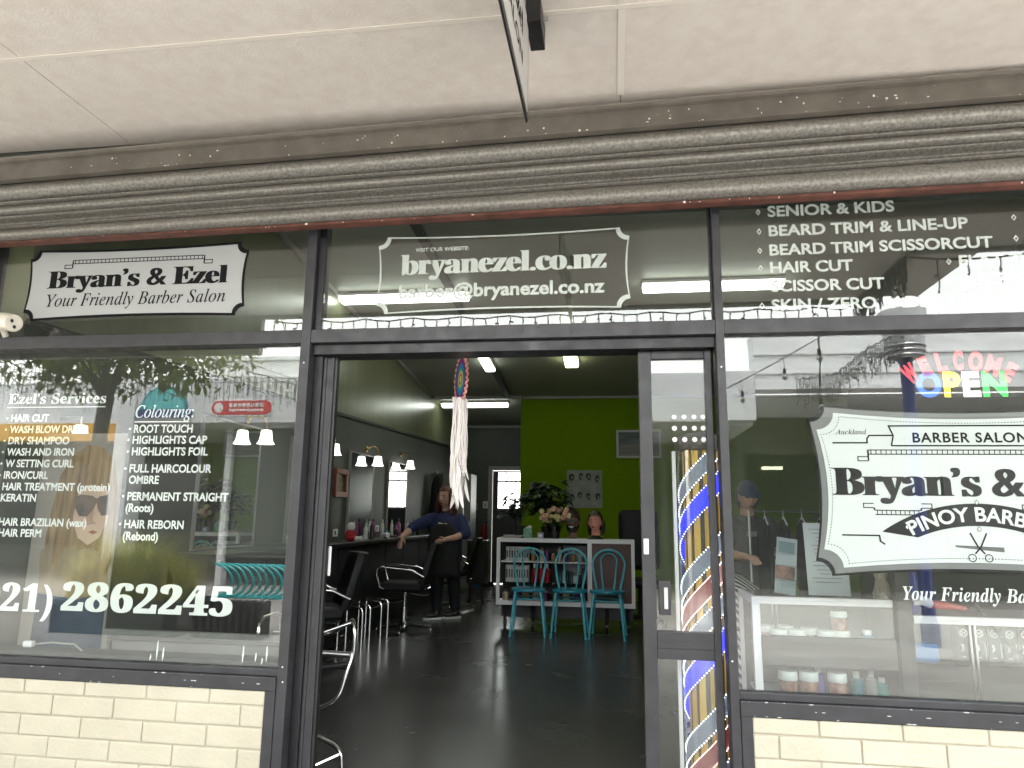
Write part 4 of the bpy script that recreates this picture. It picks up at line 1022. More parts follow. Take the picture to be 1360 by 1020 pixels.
# ------------------------------------------------------------------ back of the shop
t = thing('back_door', 'grey back door with a barred bright window', 'door')
b = MB(); b.box(-2.40, -2.325, 13.46, 13.52, 0, 2.20).box(-2.324, -1.41, 13.46, 13.52, 2.125, 2.20); b.build('door_frame', m_trim, t, bevel=.004)
b = MB(); y0, y1 = 13.54, 13.58
b.box(-2.32, -2.22, y0, y1, .01, 2.12).box(-1.50, -1.405, y0, y1, .01, 2.12).box(-2.2195, -1.5005, y0, y1, .01, 1.405).box(-2.2195, -1.5005, y0, y1, 2.085, 2.12); b.build('door_leaf', mat("dark grey door", (.05, .05, .05), .5), t)
MB().box(-2.235, -1.49, 13.525, 13.5395, 1.365, 1.404).build('window_sill', m_trim, t)
b = MB(); b.box(-2.2195, -1.5005, y0 + .01, y1 - .012, 1.90, 1.935); 
for x in (-2.06, -1.88, -1.74): b.box(x - .010, x + .010, y0 + .012, y1 - .014, 1.406, 2.084)
b.box(-2.2195, -1.5005, y0 + .014, y1 - .016, 1.665, 1.675).box(-2.2195, -1.5005, y0 + .014, y1 - .016, 2.02, 2.03); b.build('window_bar', m_blackp, t)
b = MB(); b.box(-2.2195, -1.5005, 13.572, 13.576, 1.406, 2.084); b.build('window_pane', m_glass_thin, t)
t = thing('wardrobe', 'pale grey tall wardrobe behind the standing woman', 'wardrobe', (0, 0, 0))
MB().box(-2.995, -2.48, 12.2, 12.7, 0, 1.98).build('carcass', mat("pale grey laminate", (.17, .175, .165), .5, var=.08), t, bevel=.004)
b = MB(); b.box(-2.98, -2.745, 12.18, 12.199, .05, 1.95).box(-2.735, -2.495, 12.18, 12.199, .05, 1.95); b.build('door', mat("pale grey doors", (.20, .205, .195), .45), t, bevel=.003)
b = MB(); b.box(-2.50, -2.485, 12.165, 12.179, 1.04, 1.16); b.build('handle', m_whitep, t)
t = thing('hanging_coat', 'dark coat hanging beside the wardrobe', 'coat', (-2.88, 11.35, 0)); b = MB()
b.lathe([(.09, .95), (.10, 1.1), (.085, 1.4), (.075, 1.7), (.05, 1.85), (.015, 1.9)], seg=24, wave=lambda i, a: .22 * math.cos(5 * a + i) ); b.build('cloth', mat("dark cloth", (.018, .016, .018), .9), t, smooth=True)
b = MB(); b.tube([(-.12, 0, 1.90), (0, 0, 1.93), (0, 0, 1.97)], .006, 6); b.build('hanger', m_steel, t)
t = thing('fire_extinguisher', 'red fire extinguisher on the back wall', 'fire extinguisher', (-2.45, 13.40, .78)); b = MB(); b.lathe([(.06, 0), (.066, .02), (.066, .28), (.03, .33), (.025, .34)], seg=16); b.build('cylinder', mat("red enamel", (.22, .01, .012), .35), t, smooth=True)
b = MB(); b.lathe([(.026, .341), (.026, .37), (0, .375)], seg=10); b.tube([(0, 0, .36), (.09, -.02, .38)], .008, 6); b.build('valve', m_blackp, t)
for x, z, l in ((-2.70, 1.36, 'framed notice on the back wall left of the switch'), (-2.50, 1.40, 'white switch plate on the back wall by the door')):
    t = thing('wall_plate', l, 'wall plate'); MB().box(x, x + .09, 13.485, 13.499, z, z + .13).build('plate', m_trim if x < -2.6 else m_whitep, t, bevel=.003); MB().box(x + .025, x + .065, 13.482, 13.4847, z + .03, z + .1).build('insert', m_trim, t)
t = thing('broom', 'wooden broom handle leaning by the back wall', 'broom'); b = MB(); b.tube([(-2.66, 13.3, .95), (-2.30, 12.9, .05)], .012, 8); b.build('handle', mat("wood", (.22, .13, .06), .5), t); b = MB(); b.obox((-2.28, 12.87, .05), (.24, .05, .09), (0, 0, .3)); b.build('bristles', m_blackp, t)
t = thing('dustpan', 'blue dustpan on the floor by the back wall', 'dustpan'); b = MB(); b.box(-2.62, -2.38, 12.75, 13.0, .004, .02).box(-2.62, -2.38, 12.98, 13.0, .02, .09); b.build('pan', mat("blue plastic", (.01, .12, .24), .4), t); b = MB(); b.tube([(-2.5, 12.99, .06), (-2.5, 13.1, .12)], .012, 8); b.build('handle', m_blackp, t)
t = thing('stool_trolley', 'black trolley with two small white lights beside the woman', 'trolley', (-2.02, 10.6, 0))
b = MB(); b.box(-.14, .14, -.16, .16, .28, .9); b.build('body', m_blackp, t, bevel=.01)
b = MB()
for i in range(2):
    for j in range(2): b.box(-.05 + i * .04, -.02 + i * .04, -.163, -.1605, .66 + j * .05, .70 + j * .05)
b.build('indicator', emis("indicator light", (1, 1, 1), .5), t)
for x in (-.1, .1):
    b = MB(); b.tube([(x, -.1, .28), (x, -.1, .05)], .012, 8); b.ball((x, -.1, .03), .03, 10, 6); b.build('castor', m_blackp, t)

# ------------------------------------------------------------------ dream catcher in the doorway
t = thing('dream_catcher', 'hanging dream catcher with rainbow woven ring and long white tassels', 'dream catcher', (-.768, 3.46, 0)); Rz = R(-63)
ringz, rad = 1.953, .118
dc_parts = []
b = MB(); b.tube([(0, 0, 2.115), (0, 0, ringz + rad)], .0022, 6); b.build('cord', m_white, t)
bands = [((.16, .02, .16), .108, .082), ((.01, .20, .42), .082, .062), ((.02, .34, .40), .062, .046), ((.72, .60, .10), .046, .030), ((.65, .12, .05), .030, .018), ((.75, .66, .30), .018, .001)]
for c, r1, r2 in bands:
    b = MB(); n = 40; v = []
    for r_ in (r1, r2): v += [(r_ * math.cos(2 * math.pi * k / n), 0, ringz + r_ * math.sin(2 * math.pi * k / n)) for k in range(n)]
    v2 = [(x, -.004, z) for x, y, z in v]; v = [(x, .004, z) for x, y, z in v] + v2; f = []
    for k in range(n):
        j = (k + 1) % n; f += [(k, j, n + j, n + k), (2 * n + k, 3 * n + k, 3 * n + j, 2 * n + j)]
    b.add(v, f); b.xform(Matrix.Rotation(Rz, 4, 'Z')); b.build('woven_band', mat("yarn", c, .85, bump=.5, bscale=200), t)
b = MB(); P = []
for k in range(160):
    a = 2 * math.pi * k / 160; q = 12 * a * 2; P.append(((rad - .002 + .0032 * math.cos(q)) * math.cos(a), .004 * math.sin(q), ringz + (rad - .002 + .0032 * math.cos(q)) * math.sin(a)))
b.tube(P, .0065, 6, True); b.xform(Matrix.Rotation(Rz, 4, 'Z')); b.build('hoop', mat("salmon yarn", (.60, .26, .22), .85), t, smooth=True)
m_tas = mat("white cotton tassel", (.72, .68, .66), .9, bump=.3, bscale=200, stretch=(1, 1, .1))
rnd = random.Random(12); b = MB()
for i in range(90):
    x = rnd.uniform(-.028, .028); y = rnd.uniform(-.05, .05); z0 = ringz - rad * rnd.uniform(.80, 1.0); L = rnd.uniform(.24, .40); P = []
    ph = rnd.uniform(0, 6)
    for k in range(9): P.append((x + .004 * math.sin(k * 1.1 + ph), y + .003 * math.cos(k + ph), z0 - L * k / 8))
    b.tube(P, .0038, 5)
b.build('tassel', m_tas, t, smooth=True)
b = MB()
for i in range(60):
    x = rnd.uniform(-.028, .028); y = rnd.uniform(-.05, .05); z0 = rnd.choice((1.60, 1.55, 1.50, 1.46)) + rnd.uniform(-.03, .03); sp = rnd.choice((-1, 1)) * rnd.uniform(.0, .22)
    L = rnd.uniform(.10, .17); wd = rnd.uniform(.009, .015); th = rnd.uniform(0, 3.14); ca, sa = math.cos(th), math.sin(th)
    n0 = len(b.v); N = 7
    for k in range(N):
        u = k / (N - 1); ww = wd * math.sin(math.pi * (.08 + .9 * u)) ** .8; cx_ = x + sp * L * u * u; cz_ = z0 - L * u
        b.v += [(cx_ - ww * ca, y - ww * sa, cz_), (cx_, y, cz_ + .002), (cx_ + ww * ca, y + ww * sa, cz_)]
    for k in range(N - 1):
        a = n0 + k * 3; b.f += [(a, a + 1, a + 4, a + 3), (a + 1, a + 2, a + 5, a + 4)]
b.build('feather', m_tas, t)

# ------------------------------------------------------------------ spiral LED barber pole behind the sidelight
t = thing('barber_pole', 'tall lit barber pole with spiralling blue, white and red light bands behind the sidelight', 'barber pole', (.392, 3.31, -.03))
PITCH, RB = .66, .099
b = MB(); b.lathe([(.115, .01), (.115, .05), (.075, .055), (.075, 1.60), (.112, 1.605), (.112, 1.66), (.06, 1.68), (0, 1.69)], seg=28); b.build('core', mat("dark pole core", (.05, .042, .03), .5), t, smooth=True)
m_gold = mat("gold slats", (.42, .25, .045), .35, .5, c2=(.62, .42, .10), scale=9, stretch=(1, 1, .15), emit=(1, .6, .12), estr=.012)  # faint emission brightens the slats, which are no light source
for k in range(12):
    a = 2 * math.pi * (k + .2) / 12; b = MB(); wv = .17 if k % 3 else .10
    pts = [(.081 * math.cos(a + d), .081 * math.sin(a + d)) for d in (-wv, 0, wv)]; pin = [(.0765 * math.cos(a + d), .0765 * math.sin(a + d)) for d in (-wv, 0, wv)]
    b.add([(x, y, z) for z in (.056, 1.599) for x, y in pts + pin], [(0, 1, 7, 6), (1, 2, 8, 7), (2, 5, 11, 8), (3, 0, 6, 9), (4, 3, 9, 10), (5, 4, 10, 11)])
    b.build('gold_slat', m_gold, t)
mled = {'b': emis("blue white light bead", (.60, .66, 1), .45), 'w': emis("white light bead", (.85, .92, 1), .5), 'r': emis("pale red light bead", (1, .60, .56), .4)}
mrib = {'b': mat("blue light band", (.02, .03, .55), .4, emit=(.03, .03, 1), estr=.13), 'w': mat("smoky clear band", (.19, .20, .225), .35, emit=(.5, .6, 1), estr=.01), 'r': mat("dark red band", (.21, .10, .10), .4, emit=(1, .1, .1), estr=.012)}
names = {'b': 'blue_band', 'w': 'white_band', 'r': 'red_band'}
for kind, zc0_, h in (('w', 1.53, .085), ('b', 1.385, .095), ('w', 1.125, .085), ('r', 1.00, .085)):
    rb, ld = MB(), MB(); z0 = zc0_
    N = 400; a0, a1 = -3.2 * 2 * math.pi, .6 * 2 * math.pi; prev = None
    for i in range(N + 1):
        da = a0 + (a1 - a0) * i / N; a = R(270) + da; z = z0 + PITCH * da / (2 * math.pi)
        if z - h / 2 < .06 or z + h / 2 > 1.598: prev = None; continue
        c, s = math.cos(a), math.sin(a); n = len(rb.v)
        rb.v += [(RB * c, RB * s, z - h / 2), (RB * c, RB * s, z + h / 2)]
        if prev is not None: rb.f.append((prev, n, n + 1, prev + 1))
        prev = n
    rb.build(names[kind], mrib[kind], t, smooth=True)
    step = .0145 / math.hypot(RB, PITCH / (2 * math.pi)) if kind != 'r' else .0075 / math.hypot(RB, PITCH / (2 * math.pi)); da = a0
    while da < a1:
        a = R(270) + da; z = z0 + PITCH * da / (2 * math.pi); da += step
        for e in (-1, 1):
            zz = z + e * h / 2
            if zz < .065 or zz > 1.595: continue
            r_ = .0033 if kind != 'r' else .0028; p = ((RB + .003) * math.cos(a), (RB + .003) * math.sin(a), zz)
            ld.add([(p[0] + r_, p[1], p[2]), (p[0], p[1] + r_, p[2]), (p[0] - r_, p[1], p[2]), (p[0], p[1] - r_, p[2]), (p[0], p[1], p[2] + r_), (p[0], p[1], p[2] - r_)],
                   [(0, 1, 4), (1, 2, 4), (2, 3, 4), (3, 0, 4), (1, 0, 5), (2, 1, 5), (3, 2, 5), (0, 3, 5)])
    ld.build('light_strip', mled[kind], t)
b = MB(); b.lathe([(.108, .056), (.108, 1.60)], seg=32); b.f = b.f[:-2]; b.build('clear_tube', m_glass_thin, t, smooth=True)
b = MB(); b.box(-.128, -.112, -.02, .01, .05, 1.60); b.build('side_channel', m_whitep, t, bevel=.002)
b = MB(); b.lathe([(.14, 0), (.14, .01), (0, .0101)], seg=24); b.build('foot', m_blackp, t)

# ------------------------------------------------------------------ behind the right window: counters and what stands on them
m_lid = mat("white jar lid", (.78, .78, .80), .35); m_wax = mat("red brown wax jar", (.22, .06, .035), .25, c2=(.45, .25, .2), scale=30)
t = thing('display_counter', 'white framed glass display counter behind the right window, left of the dark post', 'display counter')
x0, x1, y0, y1 = .612, 1.214, 3.44, 3.80
b = MB(); b.box(x0, x1, y0, y0 + .03, .893, .925); b.box(x0, x1, y0 - .004, y0 - .0005, .908, .911); b.box(x0, x0 + .035, y0, y0 + .03, .02, .8925); b.build('frame', m_whitep, t, bevel=.002)
b = MB(); b.box(x0, x0 + .02, y0 + .031, y1, .893, .925); b.box(x0, x0 + .02, y1 - .02, y1, .02, .8925); b.build('side_frame', m_whitep, t, bevel=.002)
MB().box(x0 + .0205, x1, y0 + .0305, y1, .912, .922).build('top_pane', mat("smoky counter top", (.10, .10, .095), .15), t)
MB().box(x0 + .036, x1, y0 - .006, y0 + .02, .632, .757).build('drawer_front', mat("dark grey wood grain", (.055, .055, .052), .5, c2=(.085, .085, .08), scale=4, stretch=(.6, 1, 9)), t)
MB().box(x0 + .036, x1 - .002, y0 + .021, y1, .690, .698).build('shelf', m_glass_thin, t); MB().box(x0 + .036, x1 - .002, y0 + .021, y1, .475, .485).build('shelf', m_whitep, t)
MB().box(x0 + .021, x1, y1 - .012, y1 - .002, .02, .89).build('back_panel', mat("grey cabinet back", (.16, .155, .14), .5, var=.12), t)
b = MB(); b.box(.765, .772, y1 - .03, y1 - .014, .70, .89); b.box(.785, .792, y1 - .03, y1 - .014, .70, .89); b.build('shelf_rail', m_steel, t)
MB().box(x0 + .036, x1, y0 + .008, y0 + .012, .758, .892).build('front_pane', m_glass_thin, t); MB().box(x0 + .036, x1, y0 + .008, y0 + .012, .486, .631).build('front_pane', m_glass_thin, t)
def jar(x, y, z, r, h, label, grp='wax jars in the glass counter'):
    t = thing('wax_jar', label, 'jar', (x, y, z), 0, grp)
    b = MB(); b.lathe([(r * .92, 0), (r, .006), (r, h * .62), (r * .95, h * .66)], seg=22); b.build('jar_body', m_wax, t, smooth=True)
    b = MB(); b.lathe([(r * 1.06, h * .665), (r * 1.08, h * .68), (r * 1.08, h * .98), (r * 1.03, h), (0, h)], seg=22); b.build('lid', m_lid, t, smooth=True)
for i, (x, y) in enumerate(((.735, 3.50), (.815, 3.50), (.885, 3.56), (.94, 3.50), (.70, 3.60), (.79, 3.62))): jar(x, y, .699, .036, .080, 'white lidded wax jar on the upper shelf of the glass counter')
jar(1.01, 3.52, .699, .036, .080, 'white lidded wax jar carrying another jar on top'); jar(1.005, 3.52, .780, .034, .085, 'wax jar stacked on another jar in the glass counter')
for i, x in enumerate((.765, .855, .975)): jar(x, 3.50, .486, .038, .115, 'white lidded red brown wax jar on the lower shelf of the glass counter', 'wax jars on the lower counter shelf')
for x, c, z, h, l in ((.90, (.10, .07, .22), .486, .14, 'violet carton on the lower counter shelf'), (1.06, (.02, .16, .20), .486, .12, 'teal pump bottle on the lower counter shelf'), (1.165, (.02, .22, .2), .486, .10, 'small green bottle at the right end of the lower counter shelf'), (1.12, (.25, .25, .25), .486, .13, 'grey clear bottle on the lower counter shelf'), (1.12, (.05, .16, .26), .699, .085, 'blue gel tub on the upper counter shelf')):
    t = thing('product_bottle', l, 'bottle', (x, 3.51, z)); w_ = .034 if z > .6 else .026
    b = MB(); b.lathe([(w_, 0), (w_, h * .7), (w_ * .6, h * .78)], seg=16); b.build('bottle_body', mat(l[:12], c, .25), t, smooth=True)
    b = MB(); b.lathe([(w_ * .55, h * .785), (w_ * .55, h), (0, h)], seg=14); b.build('cap', m_lid if z > .6 else bm_[0], t, smooth=True)
t = thing('dark_post', 'dark grey post between the two display counters', 'post'); MB().box(1.222, 1.285, 3.42, 3.82, 0, 1.05).build('panel', mat("charcoal laminate", (.045, .045, .043), .5, var=.15), t, bevel=.003)
t = thing('display_counter', 'white topped display counter right of the dark post', 'display counter')
x0, x1 = 1.295, 2.5
b = MB(); b.box(x0, x1, y0, y0 + .03, .830, .862); b.box(x0, x1, y0 - .004, y0 - .0005, .846, .848); b.build('frame', m_whitep, t, bevel=.002)
MB().box(x0, x1, y0 + .0305, y1, .850, .860).build('top_pane', mat("dark counter top", (.06, .06, .06), .3), t)
MB().box(x0, x1, y1 - .012, y1 - .002, .02, .848).build('back_panel', mat("grey brown back", (.12, .115, .10), .5, c2=(.15, .145, .13), scale=4, stretch=(.6, 1, 8)), t)
b = MB()
for x in (1.52, 1.54, 1.765, 1.80): b.box(x, x + .009, y0 + .01, y0 + .02, .30, .829)
b.build('door_rail', m_steel, t); MB().box(x0, x1, y0 + .03, y1 - .0125, .655, .662).build('shelf', m_glass_thin, t)
MB().box(x0, x1, y0 + .022, y0 + .026, .31, .829).build('front_pane', m_glass_thin, t)
t = thing('blue_carton', 'bright blue carton lying in the right display counter', 'box'); MB().box(1.31, 1.41, 3.50, 3.58, .6625, .735).build('carton', mat("bright blue card", (.02, .16, .45), .4), t, bevel=.003)
for k in range(7):
    x = 1.487 + k * .062
    t = thing('black_carton', 'small black carton with a round white emblem in the right display counter', 'box', group='black cartons in the right counter')
    MB().box(x, x + .055, 3.49, 3.55, .6625, .815).build('carton', m_blackp, t, bevel=.001)
    b = MB(); n = 22
    o_ = [(x + .027 + .017 * math.cos(i * .2856), .790 + .017 * math.sin(i * .2856)) for i in range(n)]; i_ = [(x + .027 + .012 * math.cos(i * .2856), .790 + .012 * math.sin(i * .2856)) for i in range(n)]
    frame_poly(o_, i_, 3.4892, 'emblem_ring', m_panel, t)
    line([(x + .018, .783), (x + .036, .797)], .004, 'emblem_stroke', 3.4885, m_panel, t); line([(x + .018, .797), (x + .036, .783)], .004, 'emblem_stroke', 3.4880, m_panel, t)
    b.box(x + .047, x + .050, 3.4885, 3.4895, .69, .75); b.box(x + .012, x + .030, 3.4885, 3.4895, .688, .691); b.prism([(x + .010, .71), (x + .024, .72), (x + .022, .742), (x + .012, .744), (x + .017, .728)], 3.4885, 3.4895); b.build('printed_mark', m_panel, t)
# leaflets, price sheet, cloth, clippers
t = thing('leaflet_holder', 'clear holder of leaflets leaning back on the glass counter', 'leaflet holder', (.795, 3.53, .926), 0)
b = MB(); b.obox((0, .02, .13), (.094, .003, .26), (R(-12), R(8), 0)); b.build('leaflet', mat("pale leaflet", (.42, .48, .50), .4), t)
b = MB(); b.obox((.006, .010, .215), (.07, .001, .05), (R(-12), R(8), 0)); b.build('printed_block', mat("teal grey print", (.16, .24, .26), .5), t)
b = MB(); b.obox((-.012, -.0095, .10), (.085, .001, .06), (R(-12), R(8), 0)); b.build('printed_photo', mat("dark hair photo", (.05, .03, .025), .4, c2=(.35, .2, .15), scale=22), t)
b = MB(); b.box(-.055, .045, -.03, .05, 0, .004); b.obox((-.008, -.03, .035), (.10, .003, .07), (R(-8), 0, 0)); b.build('holder', m_glass_thin, t)
t = thing('price_sheet', 'tall white printed sheet standing on the glass counter', 'paper sign', (.98, 3.56, .926))
b = MB(); b.obox((0, 0, .165), (.185, .003, .33), (R(-6), 0, 0)); b.build('sheet', mat("blue white paper", (.60, .66, .68), .5), t)
b = MB()
for k in range(14): b.obox((-.005 + (k % 3) * .004, -.0185 + .0 + (k) * .0022, .30 - k * .0185 - .0), (.13 - (k % 4) * .02, .0006, .0035), (R(-6), 0, 0))
for i in range(len(b.v)):
    x, y, z = b.v[i]; b.v[i] = (x, -.0035 + (z - .165) * math.tan(R(6)) + (y * 0), z)
b.build('printed_lines', mat("grey print lines", (.30, .34, .36), .5), t)
t = thing('crumpled_cloth', 'crumpled cream paper bag at the right end of the glass counter', 'paper bag', (1.195, 3.50, .926)); b = MB()
b.lathe([(.035, 0), (.042, .02), (.030, .06), (.022, .085), (.035, .12), (.03, .13)], seg=18, wave=lambda i, a: .18 * math.sin(3 * a + i * 1.7)); b.build('bag', mat("cream paper", (.42, .38, .30), .8, bump=.6, bscale=60), t)
t = thing('hair_clipper', 'red and white hair clipper with a black coiled cable on the right counter', 'hair clipper', (1.42, 3.52, .875), R(10))
b = MB(); b.tube([(-.02, 0, .03), (.06, 0, .022), (.14, 0, .012)], [.02, .018, .010], 10); b.build('body', mat("orange red plastic", (.5, .06, .03), .35), t, smooth=True)
b = MB(); b.tube([(-.10, 0, .035), (-.06, .0, .045), (-.02, 0, .03)], [.012, .022, .02], 10); b.build('head', m_lid, t, smooth=True)
P = []
for k in range(260):
    u = k / 259; P.append((.12 + .22 * u + .0, -.085 + .007 * math.cos(k * .75), .05 - .24 * u - .1 * math.sin(math.pi * u) * .3 + .009 * math.sin(k * .75)))
b = MB(); b.tube(P, .0024, 5); b.build('coiled_cable', m_blackp, t)
t = thing('blue_bottle', 'deep blue plastic bottle on the right counter below the big sign', 'bottle', (1.325, 3.54, .862)); b = MB(); b.lathe([(.035, 0), (.038, .01), (.038, .16), (.03, .19), (.015, .2)], seg=18); b.build('bottle_body', mat("deep blue plastic", (.01, .02, .28), .3), t, smooth=True)
b = MB(); b.lathe([(.014, .2005), (.014, .23), (0, .231)], seg=12); b.build('cap', m_whitep, t)

# ------------------------------------------------------------------ behind the left window
t = thing('window_poster', 'tall poster of a long haired person in sunglasses inside the left window', 'poster'); py = 3.30
MB().box(-2.96, -2.49, py, py + .006, .585, 1.66).build('board', mat("grey brown poster ground", (.22, .20, .18), .5, c2=(.30, .27, .24), scale=4), t)
S = lambda nm, poly, k, m: sheet(nm, poly, py - .0012 * k, m, t, .0006)
m_ph = mat("printed blond brown hair", (.14, .085, .04), .5, c2=(.29, .20, .105), scale=7, stretch=(5, 1, .5), detail=4)
S('printed_hair', [(-2.86, 1.30), (-2.84, 1.44), (-2.78, 1.545), (-2.70, 1.60), (-2.61, 1.585), (-2.54, 1.51), (-2.51, 1.38), (-2.50, 1.15), (-2.51, .95), (-2.56, .90), (-2.66, .93), (-2.78, .90), (-2.86, .95), (-2.88, 1.12)], 1, m_ph)
S('printed_jacket', [(-2.88, .585 + .27), (-2.90, 1.05), (-2.84, 1.12), (-2.72, 1.06), (-2.62, 1.08), (-2.52, 1.04), (-2.50, .87), (-2.66, .83)], 2, mat("printed tan cloth", (.20, .145, .09), .5, c2=(.27, .21, .13), scale=8, stretch=(3, 1, .6)))
S('printed_jeans', [(-2.89, .587), (-2.88, .852), (-2.66, .828), (-2.50, .866), (-2.50, .587)], 2.5, mat("printed dark denim", (.012, .030, .065), .5, c2=(.025, .05, .09), scale=10))
FX = lambda P: [(-2.635 + (x + 2.63) * 1.22, 1.245 + (z - 1.32) * .98) for x, z in P]
S('printed_face', FX([(-2.72, 1.36), (-2.70, 1.44), (-2.65, 1.475), (-2.58, 1.46), (-2.55, 1.39), (-2.555, 1.28), (-2.585, 1.20), (-2.63, 1.165), (-2.68, 1.20), (-2.71, 1.28)]), 3, mat("printed skin", (.42, .29, .22), .5, c2=(.50, .36, .28), scale=6))
S('printed_lock', [(-2.80, 1.42), (-2.70, 1.50), (-2.66, 1.49), (-2.72, 1.38), (-2.74, 1.2), (-2.79, .98), (-2.83, 1.0), (-2.82, 1.25)], 4, m_ph)
S('printed_shade', [(-2.66, 1.30), (-2.625, 1.30), (-2.622, 1.215), (-2.60, 1.20), (-2.66, 1.19)], 4.5, mat("printed cheek shadow", (.30, .19, .14), .5, c2=(.36, .24, .18), scale=12))
S('printed_sunglass', [(-2.735, 1.335), (-2.70, 1.345), (-2.635, 1.338), (-2.615, 1.325), (-2.595, 1.338), (-2.545, 1.345), (-2.52, 1.335), (-2.522, 1.285), (-2.54, 1.245), (-2.575, 1.24), (-2.60, 1.27), (-2.612, 1.305), (-2.625, 1.275), (-2.655, 1.235), (-2.70, 1.235), (-2.728, 1.275)], 5, mat("printed lens", (.045, .036, .036), .4, c2=(.13, .10, .09), scale=9))
S('printed_lock', [(-2.56, 1.44), (-2.51, 1.36), (-2.495, 1.02), (-2.53, .93), (-2.555, 1.08), (-2.53, 1.25)], 6, m_ph)
S('printed_lips', [(-2.64, 1.158), (-2.615, 1.168), (-2.585, 1.158), (-2.613, 1.146)], 5, mat("printed lips", (.25, .09, .08), .5))
t = thing('cream_wall_lamp', 'cream scalloped lamp shade at the far left edge of the left window', 'wall lamp', (-2.86, 3.42, 1.60)); b = MB()
b.lathe([(.022, .12), (.032, .115), (.040, .05), (.052, 0), (.058, -.02)], seg=24, wave=lambda i, a: .05 * math.cos(8 * a) * (i / 4) ** 2); b.build('shade', emis("cream lit shade", (1, .88, .6), .25), t, smooth=True); b = MB(); b.tube([(0, 0, .12), (0, 0, .16), (-.13, 0, .16)], .006, 8); b.build('arm', m_steel, t)
t = thing('low_panel', 'grey panelled low board inside the left window near the doorway', 'panel')
MB().box(-2.47, -1.46, 3.26, 3.29, .40, .70).build('board', mat("mid grey board", (.17, .17, .165), .5, var=.1), t)
b = MB(); b.box(-2.43, -1.50, 3.245, 3.2595, .655, .675).box(-2.43, -2.41, 3.245, 3.2595, .42, .6545).box(-1.52, -1.50, 3.245, 3.2595, .42, .6545); b.build('moulding', mat("darker grey moulding", (.10, .10, .10), .45), t, bevel=.003)
t = thing('extension_plug', 'white plug and cable lying under the poster in the left window', 'plug'); b = MB(); b.box(-2.80, -2.75, 3.15, 3.18, .62, .65); b.build('plug', m_whitep, t, bevel=.008)
b = MB(); b.tube([(-2.75, 3.165, .635), (-2.66, 3.17, .645), (-2.55, 3.18, .64), (-2.50, 3.18, .61)], .004, 6); b.build('cable', m_trim, t)
MB().box(-2.99, -1.40, 3.12, 3.245, .58, .612).build('window_shelf', mat("dark grey window shelf", (.09, .09, .088), .5), None).__setitem__('kind', 'structure')

# ------------------------------------------------------------------ the street behind the camera, seen in the panes
def VY(yv): return 6.08 - yv
m_conc = mat("pale grey concrete", (.60, .61, .62), .8, var=.10, scale=1.5, stretch=(1, 1, 2.5), bump=.2)
m_conc2 = mat("white painted concrete", (.74, .75, .75), .75, var=.08, scale=1.5, stretch=(1, 1, 3))
m_dshop = mat("dark shop glass", (.03, .035, .035), .15); m_lou = mat("grey green slats", (.085, .10, .085), .5)
t = thing('opposite_building', 'low grey concrete shop building across the street, mirrored in the left window', 'building')
yF = VY(12.5)
MB().box(-30, -9.65, yF - .35, yF, 2.95, 3.78).build('fascia', m_conc, t); MB().box(-9.28, 2.45, yF - .35, yF, 2.95, 3.82).build('fascia', m_conc, t)
MB().box(-9.645, -9.285, yF - .4, yF + .06, GZ, 3.95).build('pier', m_conc, t)
MB().box(-30, -9.66, yF - .3, yF + .02, 2.60, 2.945).build('yellow_band', mat("yellow painted board", (.52, .27, .02), .5), t)
MB().box(-30, 2.45, yF - 3.4, yF - .36, 2.90, 3.0).build('canopy_ceiling', m_conc, t)
MB().box(-30, 2.45, yF - 3.6, yF - 3.4, GZ, 3.6).build('shop_wall', mat("grey shop wall", (.10, .105, .095), .6), t)
b = MB(); b.box(-30, -9.66, yF - 3.39, yF - 3.35, .4, 2.6).box(-9.2, -7.5, yF - 3.39, yF - 3.35, .5, 2.5); b.build('shop_window', m_dshop, t)
b = MB()
for k in range(30): b.box(-7.45, -5.3, yF - .62, yF - .60, .40 + k * .083, .40 + k * .083 + .066)
b.build('roller_door', m_lou, t)
MB().box(-7.5, -5.3, yF - .66, yF - .63, .3, 2.9).build('door_backing', m_dshop, t)
MB().box(-7.62, -7.5, yF - .7, yF - .5, GZ, 2.9).build('door_post', m_conc, t)
b = MB()
for x in (-5.2, -3.6, -2.0, -.4, 1.2): b.box(x, x + 1.4, yF - 3.39, yF - 3.35, .3, 2.5)
b.build('shop_window', m_dshop, t)
# shop signs on the fascia: a half disc over a bar, and a rounded red plate
t = thing('round_top_sign', 'teal half round shop sign over a navy bar on the opposite fascia', 'sign')
cx_, z_ = -8.70, 3.12; b = MB(); b.prism([(cx_ + .50 * math.cos(math.pi * k / 24), z_ + .08 + .48 * math.sin(math.pi * k / 24)) for k in range(25)], yF + .002, yF + .03); b.build('half_disc', mat("teal sign paint", (.02, .26, .30), .5), t)
b = MB(); b.prism([(cx_ + .44 * math.cos(math.pi * k / 24), z_ + .10 + .42 * math.sin(math.pi * k / 24)) for k in range(25)] + [(cx_ - .30 + .6 * k / 12 * 1.0, z_ + .10 + .0) for k in range(1)], yF + .031, yF + .036); b.build('inner_disc', mat("light teal sign paint", (.08, .42, .44), .5), t)
MB().box(cx_ - .60, cx_ + .60, yF + .002, yF + .045, z_ - .07, z_ + .09).build('name_bar', mat("navy sign paint", (.02, .04, .16), .5), t)
t = thing('red_plate_sign', 'rounded red shop sign with white rim on the opposite fascia', 'sign')
def pill(x0, x1, z0, z1, n=12):
    r = (z1 - z0) / 2; return [(x0 + r + r * math.cos(a), z0 + r + r * math.sin(a)) for a in [math.pi / 2 + math.pi * k / n for k in range(n + 1)]] + [(x1 - r + r * math.cos(a), z0 + r + r * math.sin(a)) for a in [-math.pi / 2 + math.pi * k / n for k in range(n + 1)]]
